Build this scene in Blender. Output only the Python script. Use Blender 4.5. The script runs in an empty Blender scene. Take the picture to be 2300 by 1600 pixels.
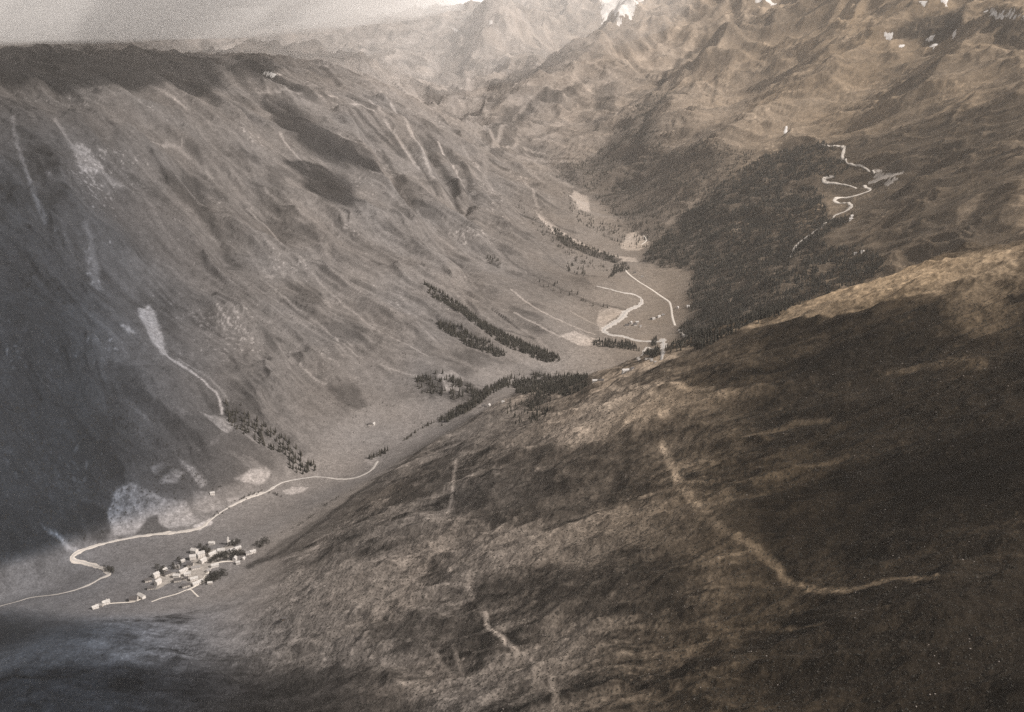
import bpy, bmesh, math, random
import numpy as np
from mathutils import Vector, Matrix

random.seed(7); np.random.seed(7)
scene = bpy.context.scene
COL = scene.collection
R = math.radians

# ------------------------------------------------------------------ camera, light, exposure
CAM_Z = 1100.0                       # metres above the village
PITCH = math.atan(740 / 2209.0)      # looking down into the valley
F = 2209.0                           # focal length in photograph pixels (2300 wide)
cam_data = bpy.data.cameras.new('camera')
cam = bpy.data.objects.new('camera', cam_data); COL.objects.link(cam)
cam.location = (0, 0, CAM_Z)
cam.rotation_euler = (math.pi/2 - PITCH, 0, 0)
cam_data.sensor_width = 36; cam_data.lens = 36 * F / 2300.0
cam_data.clip_start = 1; cam_data.clip_end = 60000
scene.camera = cam

SUN_EL, SUN_AZ = R(42), R(112)        # azimuth clockwise from +Y: the sun stands to the right
SUN_DIR = Vector((math.sin(SUN_AZ)*math.cos(SUN_EL), math.cos(SUN_AZ)*math.cos(SUN_EL), math.sin(SUN_EL)))
world = bpy.data.worlds.new('World'); scene.world = world; world.use_nodes = True
nt = world.node_tree; nt.nodes.clear()
out = nt.nodes.new('ShaderNodeOutputWorld'); bg = nt.nodes.new('ShaderNodeBackground')
sky = nt.nodes.new('ShaderNodeTexSky'); sky.sky_type = 'NISHITA'; sky.sun_disc = False
sky.sun_elevation = SUN_EL; sky.sun_rotation = SUN_AZ; sky.altitude = 1500
sky.dust_density = 3.0; sky.air_density = 1.2
hs = nt.nodes.new('ShaderNodeHueSaturation'); hs.inputs['Saturation'].default_value = 0.12
tint = nt.nodes.new('ShaderNodeMix'); tint.data_type = 'RGBA'; tint.blend_type = 'MULTIPLY'
tint.inputs[0].default_value = 1.0
tint.inputs[7].default_value = (1.0, 0.93, 0.875, 1)
nt.links.new(sky.outputs[0], hs.inputs['Color']); nt.links.new(hs.outputs[0], tint.inputs[6])
nt.links.new(tint.outputs[2], bg.inputs['Color']); nt.links.new(bg.outputs[0], out.inputs['Surface'])
bg.inputs['Strength'].default_value = 0.105
sun_data = bpy.data.lights.new('sun', 'SUN'); sun_data.energy = 4.8; sun_data.angle = R(0.5)
sun_data.color = (1.0, 0.915, 0.84)
sun = bpy.data.objects.new('sun', sun_data); COL.objects.link(sun)
sun.rotation_euler = (-SUN_DIR).to_track_quat('-Z', 'Y').to_euler()
sun.location = (0, 0, 4000)
scene.view_settings.view_transform = 'Standard'; scene.view_settings.look = 'None'
scene.view_settings.gamma = 1.0; scene.view_settings.exposure = 0.34
scene.view_settings.use_curve_mapping = False
scene.render.engine = 'CYCLES'
scene.cycles.max_bounces = 16; scene.cycles.diffuse_bounces = 2; scene.cycles.glossy_bounces = 1; scene.cycles.volume_bounces = 16
scene.cycles.use_denoising = False

# ------------------------------------------------------------------ noise
_ga = np.random.RandomState(42).uniform(0, 2*np.pi, (256, 256)); _GX = np.cos(_ga).astype(np.float32).ravel(); _GY = np.sin(_ga).astype(np.float32).ravel()
def pn(x, y, seed=0):                 # gradient noise, about -1..1
    x = np.asarray(x, float); y = np.asarray(y, float)
    x0 = np.floor(x); y0 = np.floor(y); fx = (x-x0).astype(np.float32); fy = (y-y0).astype(np.float32)
    ix = x0.astype(np.int32)+seed*37; iy = y0.astype(np.int32)+seed*91
    u = fx*fx*fx*(fx*(fx*6-15)+10); v = fy*fy*fy*(fy*(fy*6-15)+10)
    def g(dx, dy):
        k = (((ix+dx) & 255) << 8) | ((iy+dy) & 255)
        return _GX[k]*(fx-dx) + _GY[k]*(fy-dy)
    a = g(0,0); b = g(1,0); c = g(0,1); d = g(1,1)
    a = a+(b-a)*u; c = c+(d-c)*u
    return 1.5*(a+(c-a)*v)
def fbm(x, y, oct=4, seed=0, gain=0.5):
    s = 0; a = 1.0; n = 0
    for k in range(oct):
        s = s + a*pn(x, y, seed+k*17); n += a; a *= gain; x = x*2.03+11.3; y = y*2.03-7.1
    return s/n
def ridged(x, y, oct=4, seed=0):
    s = 0; a = 1.0; n = 0
    for k in range(oct):
        s = s + a*(1-np.abs(pn(x, y, seed+k*31))*1.6); n += a; a *= 0.5; x = x*2.1+3.7; y = y*2.1+5.9
    return s/n
def rmf(x, y, oct=7, seed=0):         # ridged multifractal: sharp crests, fine spurs
    s = 0; w = 1.0; a = 1.0; n = 0
    for k in range(oct):
        r = (1-np.abs(pn(x, y, seed+k*31))*1.5)**2; r = r*w; s = s + a*r; n += a; w = np.clip(r*1.8, 0, 1); a *= .52
        x, y = x*1.9-y*.55+3.7, y*1.9+x*.55+5.9
    return s/n
def sst(a, b, x):
    t = np.clip((x-a)/(b-a), 0, 1); return t*t*(3-2*t)

# ------------------------------------------------------------------ terrain: surveyed points
cp, sp = math.cos(PITCH), math.sin(PITCH)
def ray(px, py):                      # direction with unit forward component
    dy = F*cp + (800-py)*sp; dz = -F*sp + (800-py)*cp
    return (px-1150)/dy, dz/dy
PTS = []
def Z(px, py, z): kx, kz = ray(px, py); Y = (z-CAM_Z)/kz; PTS.append((kx*Y, Y, z))
def D(px, py, Y): kx, kz = ray(px, py); PTS.append((kx*Y, Y, CAM_Z+kz*Y))
def W(x, y, z): PTS.append((x, y, z))
# valley floor
for a in [(0,1360,-8),(0,1300,-4),(170,1250,0),(230,1290,0),(330,1300,3),(430,1200,4),(430,1280,8),(540,1130,8),(650,1085,12),(700,1130,14),
          (800,1072,18),(560,1230,18),(270,1350,5),(330,1230,1),(200,1330,1),
          (900,1010,35),(1000,950,52),(1150,860,74),(1250,830,84),(1330,845,90),(1450,795,106),(1400,750,112),
          (1350,780,104),(1500,700,122),(1440,670,124),(1480,650,130),(1430,610,138),(1500,620,140),(1440,550,158),(1520,740,120),(1400,690,120)]: Z(*a)
# left wall
for a in [(0,1150,1890),(0,1000,2000),(0,700,2350),(0,400,2850),(0,200,3400),(0,122,4200),
          (200,1100,2050),(200,900,2250),(200,700,2480),(200,400,3080),(200,200,3750),(200,124,4500),
          (400,1050,2170),(400,900,2350),(400,650,2850),(400,400,3450),(400,200,4100),(450,140,4900),
          (600,1000,2330),(600,900,2480),(600,700,2880),(600,450,3600),(600,250,4450),(620,140,5500),
          (800,950,2540),(800,800,2830),(800,600,3350),(800,400,4000),(800,220,5000),(780,150,6200),
          (980,870,2700),(980,700,3150),(980,500,3950),(980,350,4900),(950,243,6100),
          (1150,780,3000),(1150,700,3300),(1150,600,3780),(1150,500,4350),(1130,420,4950),(1080,343,5500),
          (1300,700,3420),(1300,600,4000),(1300,520,4600),(1200,405,5150),(1310,475,4900),(1400,640,3680),(1390,545,4450)]: D(*a)
# head of the valley behind the spur, far ranges
for a in [(1290,440,5600),(1380,480,5150),(1210,370,6300),(1100,330,7200),(1000,250,8000),
          (1300,350,6500),(1200,280,7300),(1350,250,7300),(1280,175,8300),(1380,110,8800),(1480,90,9000),
          (1120,250,8200),(1150,150,9500),(1000,170,9800),(1110,62,10500),(1000,95,10400),(1250,110,10300),
          (850,170,9000),(880,110,10000),(720,160,8200),(760,135,9200),(1180,35,11500),(1300,15,12200),(1300,70,11200),(1380,-10,12500),(1440,20,11000),
          (1370,20,11600),(1400,420,5500),(1450,300,6200),(1350,380,5900),(1480,230,7000),(1580,95,8400),(1500,10,9600),(1520,-60,10500)]: D(*a)
# right massif
for a in [(1550,770,3000),(1560,700,3320),(1550,650,3620),(1480,560,4200),(1560,580,4000),(1650,700,3050),(1700,600,3550),(1700,450,4400),(1700,350,5000),
          (1560,450,4850),(1560,330,5500),(1850,320,4900),(1900,450,4000),(1900,600,3100),(2100,500,3100),(2100,350,4000),(2300,400,3100),
          (2300,200,4200),(2000,200,5500),(2000,50,6500),(2300,30,5300),(1700,200,6700),(1700,50,7800),(1850,100,6600),(1850,-60,8500),(2200,-60,6600),
          (1600,200,7200),(1620,380,5000)]: D(*a)
# near slope: crest line, then its face
for a in [(960,1000,2330),(1060,940,2460),(1150,893,2560),(1330,857,2620),(1440,820,2560),(1550,782,2440),(1680,728,2290),(1800,687,2130),(1950,640,2010),(2100,590,1900),(2300,552,1760),
          (560,1265,1850),(700,1180,1985),(830,1080,2190),
          (250,1400,1600),(0,1430,1560),(0,1600,1300),(300,1500,1420)]: D(*a)
# open face of the near slope: a steady fall of one in two towards the left
def FACE(px, py, bump=0):
    kx, kz = ray(px, py); Yv = (743-bump)/(-kz - 0.05 + 0.5*kx); W(kx*Yv, Yv, CAM_Z+kz*Yv)
for a in [(600,1400,12),(600,1600),(850,1300,6),(850,1150,14),(850,1500),(1150,1600),(1150,1400,-14),(1150,1200,10),(1150,1000,-12),(1350,1300,8),(1350,1100,-16),(1350,960,14),
          (1600,1600,5),(1600,1400,-12),(1600,1200,14),(1600,1000,-8),(1600,880,12),(1850,1500,8),(1850,1300,-12),(1850,1100,6),(1850,900,-10),(1850,780,10),
          (2050,1600),(2050,1300,8),(2050,1000,-6),(2050,750,4),(2300,1600),(2300,1300,-8),(2300,1000,8),(2300,750,-10),(1000,1250,-8),(1000,1100,6)]: FACE(*a)
# hidden back of the near crest falls into the valley
for a in [(1150,3000,92),(350,2950,100),(700,2750,200),(950,2500,330),(1250,2350,480),(1500,2000,700),(2000,2000,1000)]:
    if a[0] != 1150: W(*a)
# ground outside the frame
for a in [(0,300,350),(0,-600,390),(600,-600,680),(-700,600,60),(-900,-200,150),(-1300,1300,-25),(-1700,900,-60),(-2300,0,-80),(-1900,1700,180),(-2500,2000,520),
          (-3500,1500,800),(-3200,3000,950),(-3500,4500,1000),(-2600,5000,960),(-5000,3000,1100),(-4000,7000,850),(-2500,7000,800),(-2000,9000,700),(-5000,11000,900),(-1500,13000,1100),
          (1600,800,1150),(2400,1500,1250),(3000,3500,1150),(2800,2600,1080),(4500,5500,1500),(4500,8500,1700),(3000,10000,1650),(1500,13500,2000),(5000,12000,1900),(2500,0,1500),(800,14500,1500),(-200,14500,1300)]: W(*a)
P = np.array(PTS)
def mq_fit(P, c=110.0):
    d = np.sqrt(((P[:,None,:2]-P[None,:,:2])**2).sum(-1) + c*c)
    n = len(P); A = np.zeros((n+3, n+3)); A[:n,:n] = d + np.eye(n)*-0.0
    A[:n,n] = 1; A[:n,n+1:] = P[:,:2]; A[n:,:n] = A[:n,n:].T
    b = np.zeros(n+3); b[:n] = P[:,2]
    return np.linalg.solve(A, b)
MQ = mq_fit(P)
def base_height(x, y):
    sh = x.shape; x = x.ravel(); y = y.ravel(); o = np.empty(len(x)); n = len(P)
    for i in range(0, len(x), 60000):
        xs = x[i:i+60000, None]; ys = y[i:i+60000, None]
        d = np.sqrt((xs-P[None,:,0])**2 + (ys-P[None,:,1])**2 + 110.0**2)
        o[i:i+60000] = d @ MQ[:n] + MQ[n] + MQ[n+1]*xs[:,0] + MQ[n+2]*ys[:,0]
    return o.reshape(sh)

# tessellation: a fan of the ground around the flight path, finer where the valley lies
q = 1
ang = np.radians(np.concatenate([np.linspace(-58,-31,30)[:-1], np.linspace(-31,31,960//q), np.linspace(31,58,30)[1:]]))
rad = np.concatenate([np.geomspace(260,680,30)[:-1], np.geomspace(680,1150,230//q)[:-1], np.geomspace(1150,5600,820//q)[:-1], np.geomspace(5600,15500,360//q)])
NA, NR = len(ang), len(rad)
RR, AA = np.meshgrid(rad, ang, indexing='ij')
X = RR*np.sin(AA); Y = RR*np.cos(AA)
H = base_height(X, Y)

# region weights ------------------------------------------------
# river axis in plan, used for the flat floor
def px_world_base(px, py, z): kx, kz = ray(px, py); Yv = (z-CAM_Z)/kz; return (kx*Yv, Yv, z)
AXIS = np.array([(-2300,600,-60),(-1500,1250,-30)] + [px_world_base(*a) for a in
   [(0,1340,-8),(200,1275,0),(430,1215,4),(620,1110,10),(800,1075,18),(900,1010,35),(1020,940,54),(1150,862,74),(1300,840,88),(1440,780,108),(1430,700,121),(1450,640,133),(1440,555,156)]])
def seg_dist(x, y, pts, zs=None, clip=1e9):
    best = np.full(x.shape, 1e9); zz = np.zeros(x.shape)
    for a, b in zip(pts[:-1], pts[1:]):
        d = b[:2]-a[:2]; L = (d**2).sum() + 1e-9
        t = np.clip(((x-a[0])*d[0]+(y-a[1])*d[1])/L, 0, 1)
        dd = np.hypot(x-a[0]-t*d[0], y-a[1]-t*d[1]); m = dd < best
        best = np.where(m, dd, best)
        if zs is not None: zz = np.where(m, a[2]*(1-t)+b[2]*t, zz)
    return (best, zz) if zs is not None else best
DAX, ZAX = seg_dist(X, Y, AXIS, True)
hgt = H - ZAX
floor_w = (1-sst(12, 45, hgt)) * (1-sst(260, 420, DAX))
# near slope lies on the camera side of its crest line
crest_px = [(560,1250,1930),(830,1080,2200),(960,1000,2330),(1060,940,2460),(1150,893,2560),(1330,857,2620),(1550,782,2440),(1800,687,2130),(2100,590,1900),(2300,552,1760)]
cr = np.array([(ray(a,b)[0]*d, d) for a,b,d in crest_px] + [(2000,1650)])
cang = np.arctan2(cr[:,0], cr[:,1]); crad = np.hypot(cr[:,0], cr[:,1])
CR = np.interp(AA, np.concatenate([[-1.2,-0.62,-0.45],cang]), np.concatenate([[1500,1750,1800],crad]))
near_w = 1-sst(-60, 60, RR-CR)
near_w = np.clip(near_w,0,1)
left_w = (1-near_w)*(1-floor_w)

# relief: gullies follow the fall line on either side of the valley
ax = np.array([0.53, 0.848])
S = X*ax[0]+Y*ax[1]; T = X*ax[1]-Y*ax[0]       # along the valley, across it
wx = fbm(X/420, Y/420, 3, 5); wy = fbm(X/420, Y/420, 3, 9)
steep = sst(15, 140, hgt)
far_s = sst(5600, 9000, RR)
g1 = ridged((S+160*wx)/210, (T+160*wy)/1100, 4, 21)
g2 = ridged((S+60*wx)/55, (T+120*wy)/420, 3, 41)
det = fbm(X/90, Y/90, 5, 61, 0.55)
big = fbm(X/700, Y/700, 4, 71)
far_mask = (1-near_w)
g3 = rmf((S+90*wx)/260, (T+140*wy)/620, 6, 211)
H = H + far_mask*steep*(1-floor_w)*((g1-0.55)*26 + (g3-.4)*62 + (g2-0.55)*10 + det*7)
H = H + far_mask*far_s*((rmf(X/1900+wx*.12, Y/1900+wy*.12, 7, 91)-0.35)*330 + (rmf(X/420+wx*.2, Y/420+wy*.2, 5, 191)-.35)*38)
H = H + far_mask*sst(500, 950, hgt)*(rmf(X/700+wx*.2, Y/700, 6, 93)-0.4)*110*(1-0.6*sst(4000,4001,RR)*(X<-500))
def crease(pts, amp, wid, sharp=1.0):   # a ridge (or a ravine, amp < 0) along a surveyed line
    global H
    w = np.array([(ray(a,b)[0]*d, d) for a,b,d in pts]); g = wid+40
    m = (X > w[:,0].min()-g) & (X < w[:,0].max()+g) & (Y > w[:,1].min()-g) & (Y < w[:,1].max()+g)
    d = seg_dist(X[m]+wx[m]*25, Y[m]+wy[m]*25, w); H[m] += amp*np.maximum(0, 1-d/wid)**(1.3*sharp)
crease([(1118,60,10500),(1075,90,10200),(1030,120,9950),(965,170,9700)], 170, 600)
crease([(900,105,10000),(860,150,9600),(800,190,8600)], 110, 500)
crease([(1500,85,9000),(1400,98,8800),(1350,115,8600),(1300,165,8250),(1200,215,7900),(1110,262,7500),(1085,300,7000)], 120, 560)
crease([(1150,250,7000),(1100,290,6700),(1060,320,6500)], 90, 330)
crease([(1310,5,12100),(1250,60,11200),(1180,110,10400)], 150, 600)
crease([(1440,20,10900),(1410,80,9900),(1380,110,9300)], 150, 500)
crease([(1595,70,8500),(1560,120,7900),(1500,185,7300),(1450,240,6800),(1420,320,6200),(1400,400,5700)], -70, 420)
crease([(1660,60,7800),(1590,130,7400),(1520,220,6800),(1480,300,6200)], 90, 420)
crease([(2060,20,6700),(1990,70,6300),(1900,110,6000),(1850,160,5800)], 110, 420)
crease([(1800,230,6100),(1720,300,5700),(1640,330,5400)], 60, 380)
crease([(2250,30,5400),(2150,110,5100),(2080,160,4900)], 90, 350)
crease([(800,235,4850),(850,270,4600),(880,330,4300),(905,400,4000)], -28, 120)
crease([(600,235,4600),(680,300,4300),(780,370,4000),(840,400,3900)], -26, 110)
crease([(415,350,3650),(450,430,3400),(505,545,3150)], -30, 90)
for p_, a_ in [([(800,250,4750),(850,300,4400),(905,350,4100)],-26),([(950,330,5000),(1010,400,4500),(1035,435,4250)],-34),([(1005,340,5050),(1055,400,4600),(1045,432,4350)],-30),([(860,230,5300),(930,300,4900),(985,380,4450)],22),
              ([(780,250,4750),(830,330,4300),(870,370,4100)],20),([(1000,330,5000),(1030,400,4500)],18),([(560,440,3650),(650,540,3350),(760,650,3050)],-12),([(880,420,4200),(980,520,3850),(1080,640,3450)],-14),([(1000,560,3780),(1100,660,3420),(1190,740,3180)],-9),
              ([(1100,540,4000),(1220,640,3620),(1330,690,3450)],-10),([(930,630,3350),(1050,700,3230),(1230,790,3010)],-10),([(960,700,3150),(1060,760,3000),(1130,790,2950)],-9),([(250,420,3150),(330,560,2900),(420,700,2750)],-14),([(60,330,3000),(120,520,2650),(190,650,2480)],-16),([(480,560,3250),(560,700,2900),(700,860,2650)],-10),([(150,230,3650),(240,350,3350),(330,430,3200)],-18)]:
    crease(p_, a_*1.45, 75)
crease([(310,690,2700),(345,780,2600),(400,850,2480)], -12, 60)
crease([(330,200,4100),(400,240,3900),(480,400,3500),(700,610,3080),(850,745,2900)], 10, 90)
# near slope: ribs that run down to the left
U1 = Y*0.97 + X*0.24; V1 = X*0.97 - Y*0.24
n1 = ridged((U1+50*wx)/120, (V1+90*wy)/520, 4, 121)
n2 = ridged((U1+25*wx)/30, (V1+60*wy)/170, 4, 141)
toe = sst(10, 90, hgt)
n3 = rmf((U1+30*wx)/70, (V1+60*wy)/150, 6, 181)
H = H + near_w*toe*((n1-0.55)*19 + (n2-0.55)*7.0 + (n3-.4)*13 + fbm(X/34, Y/34, 6, 161, .62)*4.5 + big*12)
H = H + floor_w*fbm(X/60, Y/60, 3, 171)*0.8

def hz(x, y):                        # terrain height at any point (bilinear on the fan)
    x = np.asarray(x, float); y = np.asarray(y, float)
    r = np.hypot(x, y); a = np.arctan2(x, y)
    i = np.clip(np.searchsorted(rad, r)-1, 0, NR-2); j = np.clip(np.searchsorted(ang, a)-1, 0, NA-2)
    u = np.clip((r-rad[i])/(rad[i+1]-rad[i]), 0, 1); v = np.clip((a-ang[j])/(ang[j+1]-ang[j]), 0, 1)
    return (H[i,j]*(1-u)+H[i+1,j]*u)*(1-v) + (H[i,j+1]*(1-u)+H[i+1,j+1]*u)*v

def tag(o, label=None, cat=None, group=None, kind=None):
    if label: o['label'] = label
    if cat: o['category'] = cat
    if group: o['group'] = group
    if kind: o['kind'] = kind
    return o

# photograph point -> point on the built ground (first hit of the sight line)
_tt = np.geomspace(350, 14500, 5200)
def hit(px, py):
    kx, kz = ray(px, py); x = kx*_tt; z = CAM_Z+kz*_tt
    below = z < hz(x, _tt); k = int(np.argmax(below))
    if not below[k]: k = len(_tt)-1
    a, b = _tt[max(k-1,0)], _tt[k]
    for _ in range(12):
        m = (a+b)/2
        if CAM_Z+kz*m < hz(kx*m, m): b = m
        else: a = m
    return Vector((kx*b, b, float(hz(kx*b, b))))
def hitn(px, py):                     # the same, but never beyond the crest of the near slope
    kx, kz = ray(px, py); t = _tt[_tt < 2900]; x = kx*t; c_ = np.interp(np.arctan2(x, t), np.concatenate([[-1.2,-0.62,-0.45],cang]), np.concatenate([[1500,1750,1800],crad])) - 25
    ok = np.hypot(x, t) < c_; t = t[ok]; x = x[ok]; below = CAM_Z+kz*t < hz(x, t); b = t[int(np.argmax(below))] if below.any() else t[-1]
    return Vector((kx*b, b, float(hz(kx*b, b))))
def smooth_line(pts, n=5):            # Catmull-Rom through the points
    p = [np.array(a, float) for a in pts]; p = [2*p[0]-p[1]] + p + [2*p[-1]-p[-2]]; o = []
    for i in range(1, len(p)-2):
        for k in range(n):
            t = k/n
            o.append(0.5*((2*p[i]) + (-p[i-1]+p[i+1])*t + (2*p[i-1]-5*p[i]+4*p[i+1]-p[i+2])*t*t + (-p[i-1]+3*p[i]-3*p[i+1]+p[i+2])*t**3))
    o.append(p[-2]); return np.array(o)
def line_world(pts, n=5, near=False):
    w = np.array([(hitn if near else hit)(*a)[:2] for a in pts]); return smooth_line(w, n)

# ------------------------------------------------------------------ ground cover
# one value per point of the ground: how pale the turf, scrub, scree or earth is there, painted light and shade included
S2 = S+60*wx; T2 = T+90*wy
A = 0.185 + 0.05*fbm(X/160, Y/160, 4, 201) + 0.05*fbm(X/22, Y/22, 4, 211)
streak = ridged(S2/70, T2/700, 4, 221); streak2 = ridged(S2/24, T2/260, 3, 231)
A = A + far_mask*steep*(1-floor_w)*(sst(.55,1.0,streak)*0.06 + (streak2-.5)*0.07)
scr = fbm(X/260+4, Y/260, 4, 241)+0.6*fbm(S2/60, T2/240, 3, 243)
rock = sst(.1,.6, rmf(X/380+wx*.2, Y/380+wy*.2, 6, 261)-.15+.5*fbm(X/900,Y/900,3,263))
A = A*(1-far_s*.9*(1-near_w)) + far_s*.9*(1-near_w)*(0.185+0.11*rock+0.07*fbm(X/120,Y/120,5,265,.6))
A = A*(1-0.42*far_mask*sst(0.10,0.45,scr)*(1-0.6*floor_w))
rib = ridged((U1+35*wx)/52, (V1+60*wy)/210, 5, 251); rib2 = ridged((U1+12*wx)/14, (V1+30*wy)/44, 4, 261)
nearA = 0.125 + (rib-0.5)*0.15 + (rib2-0.5)*0.09 + 0.14*fbm(X/120, Y/90, 5, 271, .6) + 0.06*fbm(X/8, Y/8, 4, 281, .6)
A = A*(1-near_w) + np.clip(.125+(nearA-.125)*1.55, 0.025, 1)*near_w
A = np.where(floor_w > 0.5, 0.20+0.03*fbm(X/120, Y/120, 3, 291)+0.02*fbm(X/12, Y/12, 2, 295), A)
A = A*(1-.68*near_w*sst(90,380,CR-RR)*sst(.12,.55,(X+.25*(1500-Y))/1000+.12*fbm(X/260,Y/260,3,601)))  # vignette over the right of the near slope, put into the cover
ewx = fbm(X/38, Y/38, 4, 301, .6)*16; ewy = fbm(X/38+9, Y/38, 4, 303, .6)*16
def _box(w, m):
    return (X > w[:,0].min()-m) & (X < w[:,0].max()+m) & (Y > w[:,1].min()-m) & (Y < w[:,1].max()+m)
def poly_sd(x, y, w):                 # signed distance, negative inside
    d = np.full(x.shape, 1e9); ins = np.zeros(x.shape, bool)
    for a, b in zip(w, np.roll(w, -1, 0)):
        e = b-a; t = np.clip(((x-a[0])*e[0]+(y-a[1])*e[1])/((e**2).sum()+1e-9), 0, 1)
        d = np.minimum(d, np.hypot(x-a[0]-t*e[0], y-a[1]-t*e[1]))
        if abs(b[1]-a[1]) > 1e-9:
            c = (a[1] > y) != (b[1] > y)
            ins ^= c & (x < (b[0]-a[0])*(y-a[1])/(b[1]-a[1])+a[0])
    return np.where(ins, -d, d)
def patch(pts, val, soft=6, warp=1.0, grain=0.0, mix=1.0, keep=None, near=False):
    w = np.array([(hitn if near else hit)(*a)[:2] for a in pts]); m = _box(w, soft+20*warp+5); x = X[m]; y = Y[m]
    if not len(x): return
    d = poly_sd(x+ewx[m]*warp, y+ewy[m]*warp, w); k = (1-sst(-soft, soft, d))*mix
    if val > .25: val = val*np.clip(.92+.45*fbm(x/11, y/11, 4, 313, .6), .6, 1.12)
    if grain: k = k*np.clip(1+grain*fbm(x/25, y/25, 4, 311)*2, 0, 1)
    if keep is not None: k = k*keep[m]
    A[m] = A[m]*(1-k) + val*k
def trail(pts, val, wid, soft=3, warp=0.35, n=4, taper=False, mix=1.0, gap=0.0, near=False):
    w = line_world(pts, n, near); m = _box(w, wid+soft+12); x = X[m]; y = Y[m]
    if not len(x): return
    d = seg_dist(x+ewx[m]*warp, y+ewy[m]*warp, w)
    k = (1-sst(wid/2-soft*.5, wid/2+soft, d))*mix
    if gap: k = k*np.clip(1.1+gap*fbm(x/30, y/30, 3, 321)*2.2, 0, 1)
    A[m] = A[m]*(1-k) + val*k
# woods floor, dark heath and one ridge side's shade painted dark
FOREST_R = [(1475,545),(1500,520),(1560,470),(1640,400),(1720,350),(1800,325),(1850,322),(1870,345),(1905,390),(1830,400),(1860,470),(1910,490),(1850,540),(1960,560),(1990,610),(1880,650),(1790,700),(1690,735),(1600,775),(1560,785),(1530,740),(1545,700),(1550,650),(1560,610),(1520,600),(1440,590)]
patch(FOREST_R, 0.085, 28, 3, .5)
FOREST_F = [(1590,95),(1597,98),(1510,190),(1465,260),(1470,300),(1530,330),(1520,400),(1500,470),(1480,540),(1440,560),(1400,500),(1345,450),(1310,420),(1250,400),(1260,370),(1330,350),(1380,300),(1440,230)]
patch(FOREST_F, 0.11, 45, 4, .6)
patch([(1500,240),(1600,120),(1850,150),(1850,300),(1700,320),(1560,300)], 0.27, 60, 4, .4, .8)
patch([(1540,330),(1640,330),(1700,350),(1640,400),(1560,470),(1490,500)], 0.13, 30, 3, .6)
patch([(1850,322),(2300,200),(2300,545),(2100,585),(1990,600),(1950,560),(1910,480)], 0.082, 60, 5, .2, .9)
patch([(1840,330),(2000,310),(2010,420),(1960,440),(1880,460),(1850,400)], 0.10, 20, 2, .2)
patch([(930,845),(1000,835),(1080,870),(1060,900),(960,895)], 0.09, 10, 2, .9)
patch([(1080,300),(1130,240),(1200,225),(1150,320),(1110,350)], 0.09, 25, 3, .4)
patch([(1100,180),(1180,150),(1260,155),(1180,180)], 0.09, 40, 5, .6)
patch([(1200,215),(1300,190),(1280,215),(1210,232)], 0.08, 30, 4, .6)
patch([(1330,190),(1380,180),(1380,250),(1345,250)], 0.1, 25, 3, .9)
patch([(1100,335),(1180,320),(1230,330),(1180,345)], 0.1, 20, 3, .6)
patch([(950,215),(990,205),(1000,230),(960,235)], 0.1, 25, 3, .8)
patch([(905,195),(1010,110),(1110,60),(1060,100),(965,180)], 0.12, 60, 4, .3)  # shaded left face of the far ridge, painted as a dark tone
patch([(1590,20),(1800,20),(1900,0),(1800,50),(1620,75)], 0.13, 80, 5, .5)
patch([(2050,40),(2150,20),(2180,60),(2060,95),(2000,85)], 0.05, 50, 4, .2)
patch([(2200,50),(2300,60),(2300,110),(2240,90)], 0.06, 50, 4, .3)
patch([(1850,160),(1880,130),(1860,190),(1830,200)], 0.08, 30, 3, .6)
# blue-dark scrub low on the left wall, and a painted gully shadow
patch([(0,560),(100,640),(260,900),(420,1010),(350,1040),(270,1100),(240,1180),(120,1190),(150,1260),(0,1290)], 0.105, 60, 5, .5, .75)
patch([(0,1110),(80,1120),(140,1180),(140,1255),(0,1290)], 0.09, 30, 3, .5, .7)
patch([(130,1150),(200,1130),(270,1130),(270,1200),(170,1215)], 0.07, 20, 2.5, .7)
patch([(590,395),(640,385),(640,450),(660,480)], 0.12, 20, 2, .5)
patch([(400,370),(440,400),(470,460),(505,545),(470,520),(420,440)], 0.09, 18, 1.5, .2)  # gully shadow painted as a dark sliver
patch([(345,950),(560,975),(640,1060),(590,1080),(430,1110),(300,1060)], 0.15, 14, 1.5, .2)
# hill meadows, scree and gravel
patch([(258,1095),(300,1085),(345,1108),(420,1128),(428,1150),(448,1170),(420,1183),(375,1186),(340,1172),(322,1195),(255,1205),(240,1150)], 0.36, 4, .5)
patch([(305,1200),(330,1165),(350,1158),(362,1180),(385,1190),(345,1203)], 0.11, 4, .4)
patch([(338,1048),(370,1036),(412,1062),(402,1084),(362,1086)], 0.34, 4, .6)
patch([(400,1030),(430,1045),(465,1082),(455,1096),(428,1070)], 0.36, 4, .6)
patch([(455,928),(512,938),(530,955),(505,974)], 0.36, 3, .4)
patch([(528,1076),(560,1052),(600,1048),(610,1062),(590,1084),(548,1086)], 0.40, 4, .6)
patch([(515,1012),(560,1025),(600,1055),(560,1050)], 0.27, 6, .8)
patch([(430,1100),(478,1108),(510,1140),(470,1152),(440,1146)], 0.28, 4, .5)
patch([(510,1120),(540,1115),(530,1135),(515,1140)], 0.30, 4, .5)
patch([(380,1010),(330,1085),(410,1040)], 0.14, 8, 1, .3)
patch([(100,1180),(125,1195),(180,1243),(150,1235)], 0.40, 5, .8)
patch([(310,690),(330,684),(350,700),(360,735),(366,770),(380,803),(364,796),(345,772),(325,735),(312,715)], 0.46, 7, .8)
patch([(270,728),(290,730),(306,752),(290,750)], 0.38, 5, .6)
patch([(160,322),(182,320),(226,368),(238,388),(205,396),(178,388)], 0.40, 9, 1.4, .3)
patch([(190,560),(210,545),(220,600),(222,650),(200,640)], 0.34, 8, 1, .3)
patch([(310,585),(345,590),(360,605),(330,612)], 0.28, 8, 1, .6)
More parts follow.
